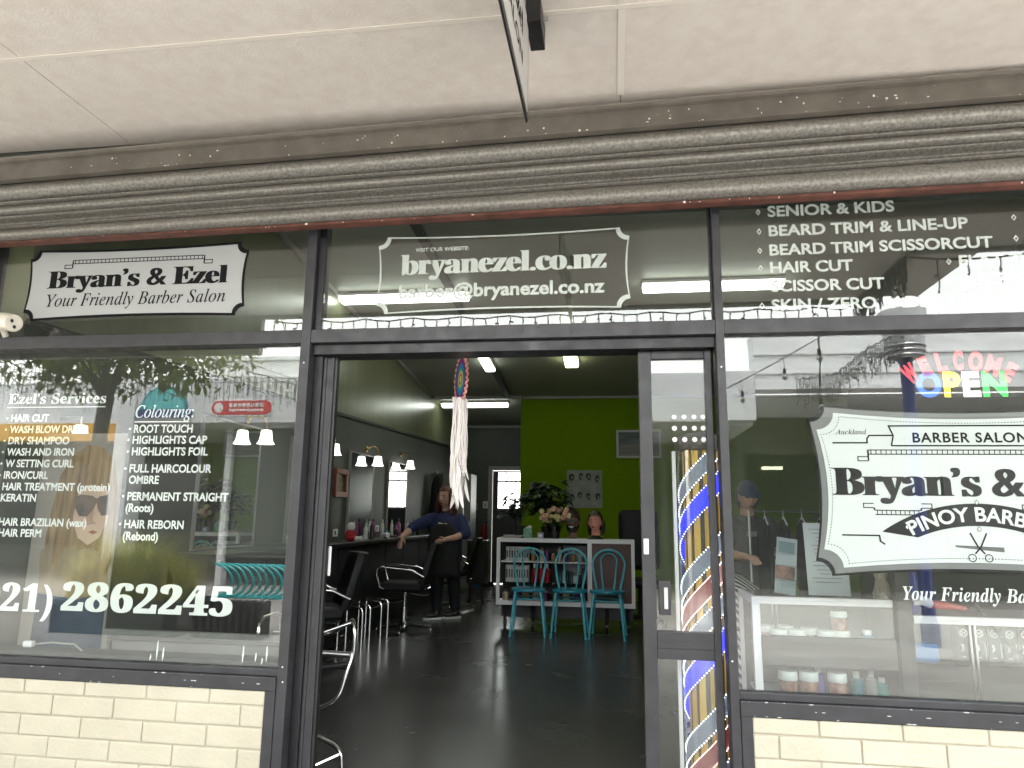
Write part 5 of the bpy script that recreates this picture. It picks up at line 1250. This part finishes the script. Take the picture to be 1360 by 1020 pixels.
b = MB(); b.prism(pill(-7.72, -6.42, 3.07, 3.40), yF + .002, yF + .02); b.build('rim', m_conc2, t)
b = MB(); b.prism(pill(-7.69, -6.45, 3.10, 3.37), yF + .0205, yF + .03); b.build('plate', mat("red sign paint", (.55, .03, .04), .5), t)
b = MB(); b.prism([(-7.54 + .095 * math.cos(k * .524), 3.235 + .095 * math.sin(k * .524)) for k in range(12)], yF + .0305, yF + .034); b.build('disc', m_conc2, t)
b = MB(); rnd = random.Random(2)
for k in range(8): b.box(-7.32 + k * .09, -7.32 + k * .09 + .06, yF + .0305, yF + .034, 3.245, 3.32)
for k in range(10): b.box(-7.32 + k * .072, -7.32 + k * .072 + .05, yF + .0305, yF + .034, 3.16, 3.21)
b.build('worn_lettering', m_conc2, t)
t = thing('opposite_building', 'taller white walled building across the street, mirrored in the right window', 'building')
b = MB(); b.box(2.46, 34, yF - .5, yF - .02, 3.49, 4.42); b.build('fascia', m_conc2, t)
MB().box(2.46, 34, yF - 3.0, yF - .51, 3.40, 3.47).build('canopy_ceiling', m_conc, t)  # added to keep daylight out of the recess and darken it
b = MB()
for z in (3.75, 4.09): b.box(2.46, 34, yF - .03, yF + .012, z, z + .03)
b.build('ledge', m_conc, t)
MB().box(2.46, 34, yF - .6, yF - .04, 4.425, 4.50).build('parapet', m_conc, t)
MB().box(2.46, 34, yF - 3.2, yF - 3.0, GZ, 3.485).build('shop_wall', mat("olive grey shop wall", (.09, .095, .075), .6, var=.2, scale=1), t)
b = MB(); b.box(2.8, 6.2, yF - 2.99, yF - 2.95, .3, 2.6).box(6.6, 14, yF - 2.99, yF - 2.95, .3, 2.6); b.build('shop_window', m_dshop, t)
MB().box(3.05, 3.45, yF - 2.8, yF - 2.7, 2.28, 2.34).build('lit_tube', m_tubey, t)
t = thing('far_building', 'plain white building rising behind the opposite shops', 'building')
MB().box(-12.6, -8.6, VY(20) - 6, VY(20), GZ, 5.88).build('wall', m_conc2, t); MB().box(-12.7, -8.5, VY(20) - 6.1, VY(20) + .1, 5.885, 6.0).build('parapet', m_conc, t)
# tree
m_bark = mat("grey brown bark", (.10, .085, .07), .85, var=.3, scale=14, stretch=(1, 1, .3), bump=.6)
m_leaf = mat("green foliage", (.075, .12, .022), .55, c2=(.22, .27, .06), scale=2.5)
def tree(label, x, y, h, seed, crown):
    t = thing('street_tree', label, 'tree', (x, y, GZ)); rnd = random.Random(seed); tips = []
    b = MB(); b.tube([(0, 0, 0), (.03, .02, 1.2), (-.02, .0, 2.4), (.02, 0, 3.0)], [.13, .105, .095, .10], 12)
    def limb(p, d, L, r, n):
        P = [Vector(p)]; d = Vector(d).normalized()
        for i in range(5):
            d = (d + Vector((rnd.uniform(-.2, .2), rnd.uniform(-.2, .2), rnd.uniform(-.05, .2)))).normalized(); P.append(P[-1] + d * L / 5)
        b.tube(P, [r * (1 - .14 * i) for i in range(6)], 7); tips.extend(P[2:])
        if n:
            for k in range(3): limb(P[2 + k], d + Vector((rnd.uniform(-1, 1), rnd.uniform(-1, 1), rnd.uniform(-.2, .6))), L * .62, r * .55, n - 1)
    for a in (.5, 2.6, 4.3): limb((.02, 0, 2.95), (math.cos(a) * .7, math.sin(a) * .6, .8), crown * .8, .075, 2)
    b.build('trunk', m_bark, t, smooth=True); lf = MB()
    for k in range(150):
        u = Vector((rnd.gauss(0, 1), rnd.gauss(0, 1), rnd.gauss(0, 1))).normalized() * rnd.uniform(.35, 1) ** .5; c = Vector((u.x * crown * .95, u.y * crown * .8, 4.0 + u.z * .95)); tips.append(c); tips.append(c + Vector((.2, .1, .1)))
    for p in tips:
        for k in range(15):
            q = p + Vector((rnd.gauss(0, .28), rnd.gauss(0, .28), rnd.gauss(0, .20)))
            if q.z < 3.13 + .12 * math.sin(q.x * 3): continue
            leaf(lf, q, (rnd.uniform(-1, 1), rnd.uniform(-1, 1), rnd.uniform(-.8, .3)), rnd.uniform(.10, .18), .035)
    lf.build('crown', m_leaf, t); return t
tree('street tree with forked trunk and green crown, mirrored in the left window', -7.2, VY(9), 5, 5, 2.1)
# planter with tussock grass
t = thing('tussock_planter', 'planter full of arching yellow green tussock grass, mirrored in the left window', 'planter', (-5.6, VY(8), GZ)); rnd = random.Random(6)
b = MB(); b.box(-.9, .7, -.35, .35, 0, .38); b.build('planter_box', m_dshop, t, bevel=.02)
b = MB()
for i in range(2200):
    x, y = rnd.uniform(-.8, .6), rnd.uniform(-.3, .3); a = rnd.uniform(0, 6.28); L = rnd.uniform(.45, 1.25) * (1.05 - .6 * abs(x + .1) / .8); dx, dy = math.cos(a), math.sin(a) * .6; wd = .006; n0 = len(b.v); sx, sy = -dy * wd, dx * wd
    for k in range(6):
        u = k / 5; b.v += [(x + dx * L * .75 * u ** 1.4 - sx * (1 - u * .9), y + dy * L * .75 * u ** 1.4 - sy * (1 - u * .9), .36 + L * (1.5 * u - .85 * u * u)), (x + dx * L * .75 * u ** 1.4 + sx * (1 - u * .9), y + dy * L * .75 * u ** 1.4 + sy * (1 - u * .9), .36 + L * (1.5 * u - .85 * u * u))]
    for k in range(5): b.f.append((n0 + 2 * k, n0 + 2 * k + 1, n0 + 2 * k + 3, n0 + 2 * k + 2))
b.build('grass_blades', mat("tussock blades", (.24, .28, .05), .5, c2=(.58, .55, .14), scale=5), t)
for k in range(10):
    t = thing('outdoor_seat', 'curved teal seat shell nested in a row beside the tussock planter', 'seat', (-4.72 + k * .088, VY(8.0), GZ), 0, 'teal seat shells nested in a row')
    b = MB()
    for dy in (0,):
        b.tube([(.26 * math.cos(a), dy + .02 * math.sin(a * 2), .60 + .19 * math.sin(a)) for a in [R(-85 + 170 * i / 14) for i in range(15)]], .016, 7)
    b.build('shell', mat("bright teal plastic", (.02, .48, .50), .35), t, smooth=True)
    b = MB(); b.box(-.02, .02, .10, .32, .0, .40); b.build('stand', m_blackp, t)
# lamp column
t = thing('lamp_column', 'dark blue street column with a flared concrete head, mirrored in the right window', 'street lamp', (3.56, VY(9), GZ))
b = MB(); b.lathe([(.10, 0), (.10, .25), (.073, .3), (.073, 3.35)], seg=20); b.build('column', mat("dark blue enamel", (.015, .025, .13), .4), t, smooth=True)
b = MB(); b.lathe([(.19, 3.36), (.185, 3.38), (.21, 3.50), (.25, 3.75), (.27, 3.95), (.0, 3.96)], seg=24); b.build('capital', m_conc, t, smooth=True)
b = MB()
for z in (3.38, 3.44, 3.50): b.tube([((.205 + (z - 3.38) * .15) * math.cos(k * .2618), (.205 + (z - 3.38) * .15) * math.sin(k * .2618), z) for k in range(24)], .011, 6, True)
b.build('ring', m_steel, t, smooth=True)
# strings of icicle lights and festoon bulbs
m_wire = mat("black cable", (.012, .012, .012), .6)
def icicles(label, pts, n, drop, seed, y):
    t = thing('icicle_lights', label, 'fairy lights', group='strings of unlit fairy lights'); rnd = random.Random(seed); b = MB(); P = [Vector((p[0], p[2] if len(p) > 2 else y, p[1])) for p in pts]
    S_ = []
    for i in range(len(P) - 1):
        m_ = max(2, n // (len(P) - 1))
        for k in range(m_): S_.append(P[i].lerp(P[i + 1], k / m_) + Vector((0, 0, -.03 * abs(math.sin(k * .8)))))
    S_.append(P[-1]); b.tube(S_, .007, 5); b.build('cable', m_wire, t); b = MB()
    for p in S_[:-1]:
        L = drop * rnd.uniform(.5, 1.2); q = [p + Vector((rnd.uniform(-.006, .006), 0, -L * k / 4)) for k in range(5)]; b.tube(q, .0052, 4)
        for k in (2, 4): b.tube([q[k], q[k] + Vector((rnd.uniform(-.035, .035), 0, rnd.uniform(-.02, .012)))], [.005, .010], 4)
    b.build('drop_wires', m_wire, t)
icicles('unlit icicle lights along the middle canopy edge', [(-3.2, 3.07), (2.05, 3.07)], 46, .17, 1, -.03)
icicles('unlit icicle lights along the stepped back canopy edge', [(2.0, 3.07, .1), (2.02, 3.07, 1.12), (9, 3.07, 1.12)], 70, .22, 2, 1.12)
icicles('dense unlit icicle lights sagging from the lamp column', [(3.4, 3.50), (3.0, 3.30), (2.6, 2.98), (2.15, 2.93)], 60, .32, 3, VY(8.6))
icicles('unlit icicle lights along the opposite grey fascia', [(-14, 3.70), (-2.5, 3.70)], 120, .45, 4, VY(12.2))
icicles('unlit icicle lights strung from canopy to tree', [(-9.8, 3.0), (-8.3, 3.25), (-7.2, 3.1), (-5.4, 3.3), (-3.6, 2.75)], 80, .35, 5, VY(8.2))
icicles('unlit icicle lights strung beyond the street tree', [(-12, 4.0), (-10, 3.5), (-7.2, 3.5), (-4.6, 3.4)], 70, .40, 6, VY(10.5))
def festoon(label, pts, n, y):
    t = thing('festoon_lights', label, 'string lights', group='festoon bulb strings'); b = MB(); P = [Vector((x, y, z)) for x, z in pts]; S_ = []
    for i in range(len(P) - 1):
        for k in range(8): S_.append(P[i].lerp(P[i + 1], k / 8))
    S_.append(P[-1]); b.tube(S_, .005, 6); b.build('cable', m_wire, t)
    for k in range(n):
        p = S_[int((k + .5) * len(S_) / n)]; b = MB(); b.tube([p, p - Vector((0, 0, .10))], .003, 5); b.tube([p - Vector((0, 0, .10)), p - Vector((0, 0, .15))], .013, 8); b.build('socket', m_wire, t)
        b = MB(); b.ball((p.x, p.y, p.z - .178), (.024, .024, .030), 10, 8); b.build('bulb', mat("frosted bulb glass", (.6, .6, .58), .2), t, smooth=True)
festoon('festoon string with two hanging bulbs rising to the canopy edge', [(.98, 2.41), (1.342, 2.60), (1.733, 2.82), (1.95, 2.95)], 3, VY(6.5))
festoon('festoon string with bulbs slanting across the left window reflection', [(-5.2, 3.35), (-4.4, 3.06), (-3.5, 2.75), (-2.4, 2.6)], 5, VY(8.0))
festoon('festoon string with bulbs hanging straight past the lamp column', [(1.80, 3.06), (1.79, 2.6), (1.76, 2.2)], 2, VY(6.3))

t = thing('security_camera', 'pale round security camera at the far left end of the transom', 'security camera', (-2.925, 2.93, 2.165)); b = MB()
b.tube([(-.12, .03, .02), (-.10, .025, .018), (0, 0, .0), (.055, -.012, -.012), (.058, -.013, -.0125)], [.030, .040, .044, .042, .036], 20); b.build('housing', mat("cream plastic", (.62, .59, .50), .45), t, smooth=True)
b = MB(); b.tube([(-.06, .02, .0), (-.06, .05, -.03), (-.06, .068, -.055)], .014, 10); b.build('bracket', mat("cream bracket", (.55, .52, .44), .5), t, smooth=True)
b = MB()
for a in (.6, 2.7, 4.8): b.ball((.0585, -.0135 + .018 * math.cos(a), -.0125 + .018 * math.sin(a)), (.004, .009, .009), 10, 6)
b.build('lens', m_blackp, t, smooth=True)

# ------------------------------------------------------------------ people
def skin(name, J, edges, m, parent, root, vox=.006):
    """one continuous surface grown round the joints: tapered limbs and elliptical trunk sections, fused and smoothed"""
    b = MB()
    def rad(k): r = J[k][1]; return r if isinstance(r, tuple) else (r, r)
    for a, c in edges:
        pa, pc = Vector(J[a][0]), Vector(J[c][0]); ra, rc_ = rad(a), rad(c); ta, tc = isinstance(J[a][1], tuple), isinstance(J[c][1], tuple)
        if ta and not tc: ra = (rc_[0] * 1.12, rc_[1] * 1.12)
        d = (pc - pa).normalized(); u = Vector((1, 0, 0)) - d * d.x
        u = u.normalized() if u.length > .2 else d.cross(Vector((0, 0, 1))).normalized()
        v = d.cross(u); n0 = len(b.v); N, S_ = 6, 16
        for i in range(N + 1):
            s = i / N; q = pa.lerp(pc, s); rx, ry = ra[0] + (rc_[0] - ra[0]) * s, ra[1] + (rc_[1] - ra[1]) * s
            for k in range(S_): t_ = 2 * math.pi * k / S_; b.v.append(tuple(q + u * rx * math.cos(t_) + v * ry * math.sin(t_)))
        for i in range(N):
            for k in range(S_): e = n0 + i * S_ + k; f = n0 + i * S_ + (k + 1) % S_; b.f.append((e, f, f + S_, e + S_))
        b.f.append(tuple(n0 + k for k in reversed(range(S_)))); b.f.append(tuple(n0 + N * S_ + k for k in range(S_)))
        b.ball(pc, (rc_[0] * .99, rc_[1] * .99, min(rc_) * .95), 14, 10)
    r0 = rad(root); b.ball(J[root][0], (r0[0] * .99, r0[1] * .99, min(r0) * .8), 14, 10)
    o = b.build(name, m, None, smooth=True); o.modifiers.clear(); o.parent = parent; o['vox'] = vox; fuse(o, vox, 5); return o
def fuse(o, vox, it):
    r_ = o.modifiers.new('fuse', 'REMESH'); r_.mode = 'VOXEL'; r_.voxel_size = vox
    s_ = o.modifiers.new('smooth', 'SMOOTH'); s_.iterations = it; s_.factor = .5
    bpy.context.view_layer.update(); nm = bpy.data.meshes.new_from_object(o.evaluated_get(bpy.context.evaluated_depsgraph_get()))
    o.modifiers.clear(); nm.materials.clear(); nm.materials.append(o.data.materials[0]); o.data = nm
    nm.polygons.foreach_set('use_smooth', [True] * len(nm.polygons))
    if 'vox' in o: del o['vox']
m_skin = mat("skin", (.58, .34, .25), .5)
def chain(*k): return [(k[i], k[i + 1]) for i in range(len(k) - 1)]
def hand(J, E_, wr, pre, p, d, s, curl):
    """palm and five fingers hung on the wrist; d = pointing direction, s = thumb side"""
    p, d, s = Vector(p), Vector(d).normalized(), Vector(s).normalized(); dn = d.cross(s).normalized() * curl
    J[pre + 'palm'] = (tuple(p + d * .045), (.034, .016)); E_.append((wr, pre + 'palm'))
    for i, (off, L) in enumerate(((.028, .062), (.010, .070), (-.009, .066), (-.026, .052))):
        a = p + d * .085 + s * off; J[pre + 'k%d' % i] = (tuple(a), .0095); J[pre + 'm%d' % i] = (tuple(a + d * L * .5 + dn * .012), .0085); J[pre + 't%d' % i] = (tuple(a + d * L * .85 + dn * .04), .007)
        E_ += [(pre + 'palm', pre + 'k%d' % i)] + chain(pre + 'k%d' % i, pre + 'm%d' % i, pre + 't%d' % i)
    J[pre + 'th0'] = (tuple(p + d * .035 + s * .042), .0115); J[pre + 'th1'] = (tuple(p + d * .07 + s * .058 + dn * .02), .009); E_ += [(pre + 'palm', pre + 'th0'), (pre + 'th0', pre + 'th1')]

def add_head(t, body, c, s, rot, hm):
    b = MB(); head(b, s); o = b.build('head', m_skin, None, smooth=True); o.matrix_world = Matrix.Translation(c) @ Euler(rot).to_matrix().to_4x4()
    # weld the modelled head into the body's one mesh
    bm = bmesh.new(); bm.from_mesh(body.data); tmp = o.data.copy(); tmp.transform(o.matrix_world); bm.from_mesh(tmp); bm.to_mesh(body.data); bm.free(); bpy.data.objects.remove(o)
    fuse(body, .0045, 2)
# --- stylist
t = thing('person', 'person in a blue top and black apron standing behind a black salon chair', 'person', (-2.09, 8.80, 0))
J = {'pel': ((0, 0, .86), (.15, .12)), 'wai': ((0, -.01, 1.0), (.145, .12)), 'che': ((0, -.01, 1.16), (.15, .115)), 'nb': ((0, 0, 1.27), (.07, .065)), 'nk': ((-.01, -.01, 1.34), .052),
     'sl': ((-.165, 0, 1.225), .062), 'el': ((-.40, -.08, 1.12), .047), 'fl': ((-.47, -.17, 1.03), .044), 'wl': ((-.505, -.22, .985), .032),
     'sr': ((.165, 0, 1.225), .062), 'er': ((.255, -.06, 1.04), .048), 'fr': ((.15, -.17, .995), .038), 'wr': ((.055, -.24, .975), .028),
     'hl': ((-.085, 0, .80), (.10, .10)), 'kl': ((-.095, -.02, .45), .066), 'al': ((-.10, .0, .10), .040), 'tl': ((-.135, -.03, .05), .032), 'hr': ((.085, 0, .80), (.10, .10)), 'kr': ((.10, .06, .45), .066), 'ar': ((.11, .14, .10), .040), 'tr': ((.085, .11, .05), .032)}
E_ = chain('pel', 'wai', 'che', 'nb', 'nk') + chain('che', 'sl', 'el', 'fl', 'wl') + chain('che', 'sr', 'er', 'fr', 'wr') + chain('pel', 'hl', 'kl', 'al', 'tl') + chain('pel', 'hr', 'kr', 'ar', 'tr')
hand(J, E_, 'wl', 'L', J['wl'][0], (-.1, -.5, -.8), (1, -.2, .0), -.6); hand(J, E_, 'wr', 'R', J['wr'][0], (-.85, -.3, -.3), (-.1, -.5, .8), -.6)
body = skin('body', J, E_, m_skin, t, 'pel', .0045); add_head(t, body, (-.015, -.03, 1.48), 1.14, (R(4), 0, R(-22)), None)
m_blue = mat("dark blue knit", (.022, .030, .10), .8, bump=.25, bscale=200)
J2 = {'hem': ((0, 0, .74), (.215, .16)), 'wai': ((0, -.01, 1.0), (.205, .155)), 'che': ((0, -.01, 1.16), (.195, .145)), 'nb': ((0, 0, 1.265), (.10, .08)), 'sl': ((-.175, 0, 1.215), .080), 'el': ((-.40, -.08, 1.12), .066), 'cl': ((-.425, -.11, 1.09), .058), 'sr': ((.175, 0, 1.215), .080), 'er': ((.26, -.06, 1.04), .070), 'cr': ((.225, -.09, 1.025), .060)}
skin('top', J2, chain('hem', 'wai', 'che', 'nb') + chain('che', 'sl', 'el', 'cl') + chain('che', 'sr', 'er', 'cr'), m_blue, t, 'hem')
m_apr = mat("black apron cloth", (.010, .010, .011), .8)
b = MB(); P = []
for j in range(9):
    z = 1.19 - j * .085; hw_ = .085 + (.12 if j > 2 else .05 * j); 
    for k in range(9):
        u = -1 + k / 4; P.append((u * hw_, -.182 - .02 * math.cos(u * 1.4) + (.055 * u * u) + (.02 if j == 0 else 0) - .008 * math.sin(u * 6 + j), z))
b.add(P, [(j * 9 + k, j * 9 + k + 1, j * 9 + k + 10, j * 9 + k + 9) for j in range(8) for k in range(8)]); o = b.build('apron', m_apr, t, smooth=True); sd = o.modifiers.new('s', 'SOLIDIFY'); sd.thickness = .006
b = MB(); b.box(-.055, -.025, -.205, -.203, 1.155, 1.172).box(-.02, .0, -.205, -.203, 1.155, 1.166).box(.015, .055, -.205, -.203, 1.157, 1.166); b.build('apron_mark', m_white, o)
m_tr = mat("black trousers", (.010, .011, .016), .75)
J3 = {'pel': ((0, 0, .86), (.17, .135)), 'hl': ((-.09, 0, .78), (.115, .12)), 'kl': ((-.095, -.02, .45), .085), 'cl': ((-.10, 0, .14), .062), 'hr': ((.09, .0, .78), (.115, .12)), 'kr': ((.10, .06, .45), .085), 'cr': ((.11, .13, .14), .062)}
skin('trousers', J3, chain('pel', 'hl', 'kl', 'cl') + chain('pel', 'hr', 'kr', 'cr'), m_tr, t, 'pel')
for (x, y) in ((-.13, -.05), (.075, .10)):
    b = MB(); b.ball((0, 0, .055), (.045, .115, .045), 14, 10); b.ball((0, .055, .075), (.040, .05, .045), 12, 8); b.xform(Matrix.Translation((x, y, 0)) @ Matrix.Rotation(R(-58), 4, 'Z')); sh = b.build('shoe', m_blackp, t, smooth=True)
    b = MB(); b.lathe([(.05, .004), (.052, .022), (.046, .03)], seg=20); b.v = [(px, py_ * 2.45, z) for px, py_, z in b.v]; b.xform(Matrix.Translation((x, y, 0)) @ Matrix.Rotation(R(-58), 4, 'Z')); b.build('sole', m_white, sh, smooth=True)
b = MB(); hairshell(b, 1.14, .020, puff=1.14, wav=.012, seed=6)
for k in range(22):
    a = R(-20 + k * 220 / 21); x, y = .088 * math.cos(a), .10 * math.sin(a) + .01; b.tube([(x * .9, y * .9, .06), (x * 1.15, y, -.02), (x * 1.22, y * 1.0, -.12), (x * 1.25 + .012 * math.sin(k * 2), y * .98, -.20), (x * 1.15, y * .95, -.265)], [.022, .028, .030, .024, .006], 7)
b.xform(Matrix.Translation((-.015, -.03, 1.475)) @ Euler((R(4), 0, R(-22))).to_matrix().to_4x4()); b.build('hair', m_hairr, t, smooth=True)
ft = MB(); 
b = MB()
for sx in (-1, 1):
    b.ball((sx * .034, -.090, .014), (.017, .008, .008), 10, 6); b.tube([(sx * .055, -.086, .036), (sx * .034, -.098, .042), (sx * .014, -.100, .037)], .0045, 6)
MX = Matrix.Translation((-.015, -.03, 1.475)) @ Euler((R(4), 0, R(-22))).to_matrix().to_4x4()
b.xform(MX); b.build('eye', m_blackp, t, smooth=True)
b = MB(); b.ball((0, -.112, -.064), (.026, .008, .009), 12, 6); b.xform(MX); b.build('lips', mat("soft lips", (.30, .07, .06), .5), t, smooth=True)
# --- barber behind the right window
t = thing('person', 'person in a grey T-shirt and dark blue cap inside, beside the striped cape', 'person', (1.10, 6.2, -.02), R(18))
J = {'pel': ((0, 0, .86), (.14, .11)), 'wai': ((0, 0, 1.0), (.14, .11)), 'che': ((0, 0, 1.16), (.155, .11)), 'nb': ((0, 0, 1.29), (.06, .06)), 'nk': ((-.01, -.02, 1.35), .052),
     'sl': ((-.17, 0, 1.24), .060), 'el': ((-.25, -.10, 1.02), .045), 'fl': ((-.22, -.24, 1.0), .036), 'wl': ((-.19, -.30, 1.0), .027), 'sr': ((.17, 0, 1.24), .060), 'er': ((.24, -.06, 1.0), .046), 'fr': ((.14, -.22, 1.0), .036), 'wr': ((.06, -.30, 1.02), .027),
     'hl': ((-.085, 0, .80), .10), 'kl': ((-.09, 0, .45), .065), 'al': ((-.09, .02, .09), .04), 'tl': ((-.09, -.10, .05), .035), 'hr': ((.085, 0, .80), .10), 'kr': ((.09, 0, .45), .065), 'ar': ((.09, .02, .09), .04), 'tr': ((.09, -.10, .05), .035)}
E_ = chain('pel', 'wai', 'che', 'nb', 'nk') + chain('che', 'sl', 'el', 'fl', 'wl') + chain('che', 'sr', 'er', 'fr', 'wr') + chain('pel', 'hl', 'kl', 'al', 'tl') + chain('pel', 'hr', 'kr', 'ar', 'tr')
hand(J, E_, 'wl', 'L', J['wl'][0], (.2, -.8, -.2), (1, 0, .3), -.6); hand(J, E_, 'wr', 'R', J['wr'][0], (-.5, -.7, -.1), (-1, .2, .3), -.6)
body = skin('body', J, E_, m_skin, t, 'pel', .0045); add_head(t, body, (-.01, -.04, 1.47), 1.0, (R(14), 0, R(-10)), None)
J2 = {'hem': ((0, 0, .80), (.17, .135)), 'wai': ((0, 0, 1.0), (.17, .135)), 'che': ((0, 0, 1.16), (.185, .135)), 'nb': ((0, 0, 1.275), (.085, .075)), 'sl': ((-.18, 0, 1.235), .078), 'ul': ((-.225, -.06, 1.11), .068), 'sr': ((.18, 0, 1.235), .078), 'ur': ((.22, -.035, 1.10), .068)}
sh_ = skin('t_shirt', J2, chain('hem', 'wai', 'che', 'nb') + chain('che', 'sl', 'ul') + chain('che', 'sr', 'ur'), mat("charcoal jersey", (.085, .085, .09), .85), t, 'hem')
b = MB(); b.box(-.09, .0, -.150, -.148, 1.15, 1.19).box(.02, .10, -.150, -.148, 1.145, 1.185); b.build('shirt_print', mat("pale shirt print", (.35, .36, .38), .7), sh_)
skin('trousers', {'pel': ((0, 0, .86), (.155, .125)), 'hl': ((-.09, 0, .78), .115), 'kl': ((-.09, 0, .45), .08), 'cl': ((-.09, .02, .1), .06), 'hr': ((.09, 0, .78), .115), 'kr': ((.09, 0, .45), .08), 'cr': ((.09, .02, .1), .06)}, chain('pel', 'hl', 'kl', 'cl') + chain('pel', 'hr', 'kr', 'cr'), m_tr, t, 'pel')
b = MB(); hairshell(b, 1.0, -.02, puff=1.17, wav=.0); n0 = len(b.v)
P = []
for j in range(4):
    for k in range(11): a = R(200 + 14 * k); rr = 1 + .22 * j; P.append((.083 * math.cos(a) * (1 + .05 * j), .098 * math.sin(a) * rr, .052 - .008 * j))
b.add(P, [(j * 11 + k, j * 11 + k + 1, j * 11 + k + 12, j * 11 + k + 11) for j in range(3) for k in range(10)])
b.xform(Matrix.Translation((-.01, -.04, 1.47)) @ Euler((R(14), 0, R(-10))).to_matrix().to_4x4()); b.build('cap', mat("dark blue cap", (.02, .04, .10), .7), t, smooth=True)
b = MB()
for sx in (-1, 1):
    b.ball((sx * .030, -.079, .012), (.014, .007, .006), 10, 6); b.tube([(sx * .048, -.076, .032), (sx * .03, -.087, .036), (sx * .013, -.089, .032)], .004, 6)
b.tube([(-.022, -.098, -.055), (0, -.102, -.056), (.022, -.098, -.055)], [.002, .005, .002], 8)
b.xform(Matrix.Translation((-.01, -.04, 1.47)) @ Euler((R(14), 0, R(-10))).to_matrix().to_4x4()); b.build('eye', m_blackp, t, smooth=True)
# striped cape over a barber chair
ms = mat("striped cape cloth", (.5, .5, .5), .7); n = ms.node_tree; wv = n.nodes.new('ShaderNodeTexWave'); wv.inputs['Scale'].default_value = 13; wv.wave_type = 'BANDS'; wv.bands_direction = 'DIAGONAL'; wv.inputs['Distortion'].default_value = 1.2
g = n.nodes.new('ShaderNodeNewGeometry'); n.links.new(g.outputs['Position'], wv.inputs['Vector']); cr = n.nodes.new('ShaderNodeValToRGB'); cr.color_ramp.elements[0].position = .45; cr.color_ramp.elements[1].position = .55
cr.color_ramp.elements[0].color = (.02, .02, .02, 1); cr.color_ramp.elements[1].color = (.55, .55, .54, 1); n.links.new(wv.outputs['Fac'], cr.inputs[0]); n.links.new(cr.outputs[0], n.nodes['Principled BSDF'].inputs['Base Color'])
t = thing('barber_cape', 'black and white striped cape draped over a seat beside the glass counter', 'cape', (.60, 4.05, -.17)); b = MB()
b.lathe([(.24, .18), (.25, .45), (.235, .75), (.21, .95), (.16, 1.08), (.08, 1.14), (.0, 1.16)], seg=40, wave=lambda i, a: .05 * math.cos(7 * a + i * .6) * (1 - i / 7)); b.build('cloth', ms, t, smooth=True)
b = MB(); b.lathe([(.2, .171), (.2, .2), (.04, .22), (.04, .4), (.2, .42)], seg=20); b.build('seat_base', m_blackp, t)
t = thing('clothes_rack', 'dark clothes on white hangers behind the leaflets', 'clothes rack', (1.36, 5.9, 0)); b = MB()
b.tube([(-.3, 0, 0), (-.3, 0, 1.33), (.35, 0, 1.33), (.35, 0, 0)], .012, 8); b.build('rail', m_steel, t)
for k, x in enumerate((-.18, -.04, .10, .24)):
    b = MB(); b.tube([(x - .02, -.2, 1.23), (x, 0, 1.29), (x + .02, .2, 1.23)], .007, 6); b.tube([(x, 0, 1.29), (x, 0, 1.345)], .004, 6); hg = b.build('hanger', m_whitep, t)
    b = MB(); b.lathe([(.05, .45), (.05, .8), (.045, 1.1), (.03, 1.22), (.01, 1.27)], seg=20, wave=lambda i, a: .15 * math.cos(4 * a + i)); b.v = [(x + px * .8, py_ * 3.6, z) for px, py_, z in b.v]; b.build('garment', m_apr if k % 2 else mat("charcoal cloth", (.03, .03, .035), .85), t, smooth=True)
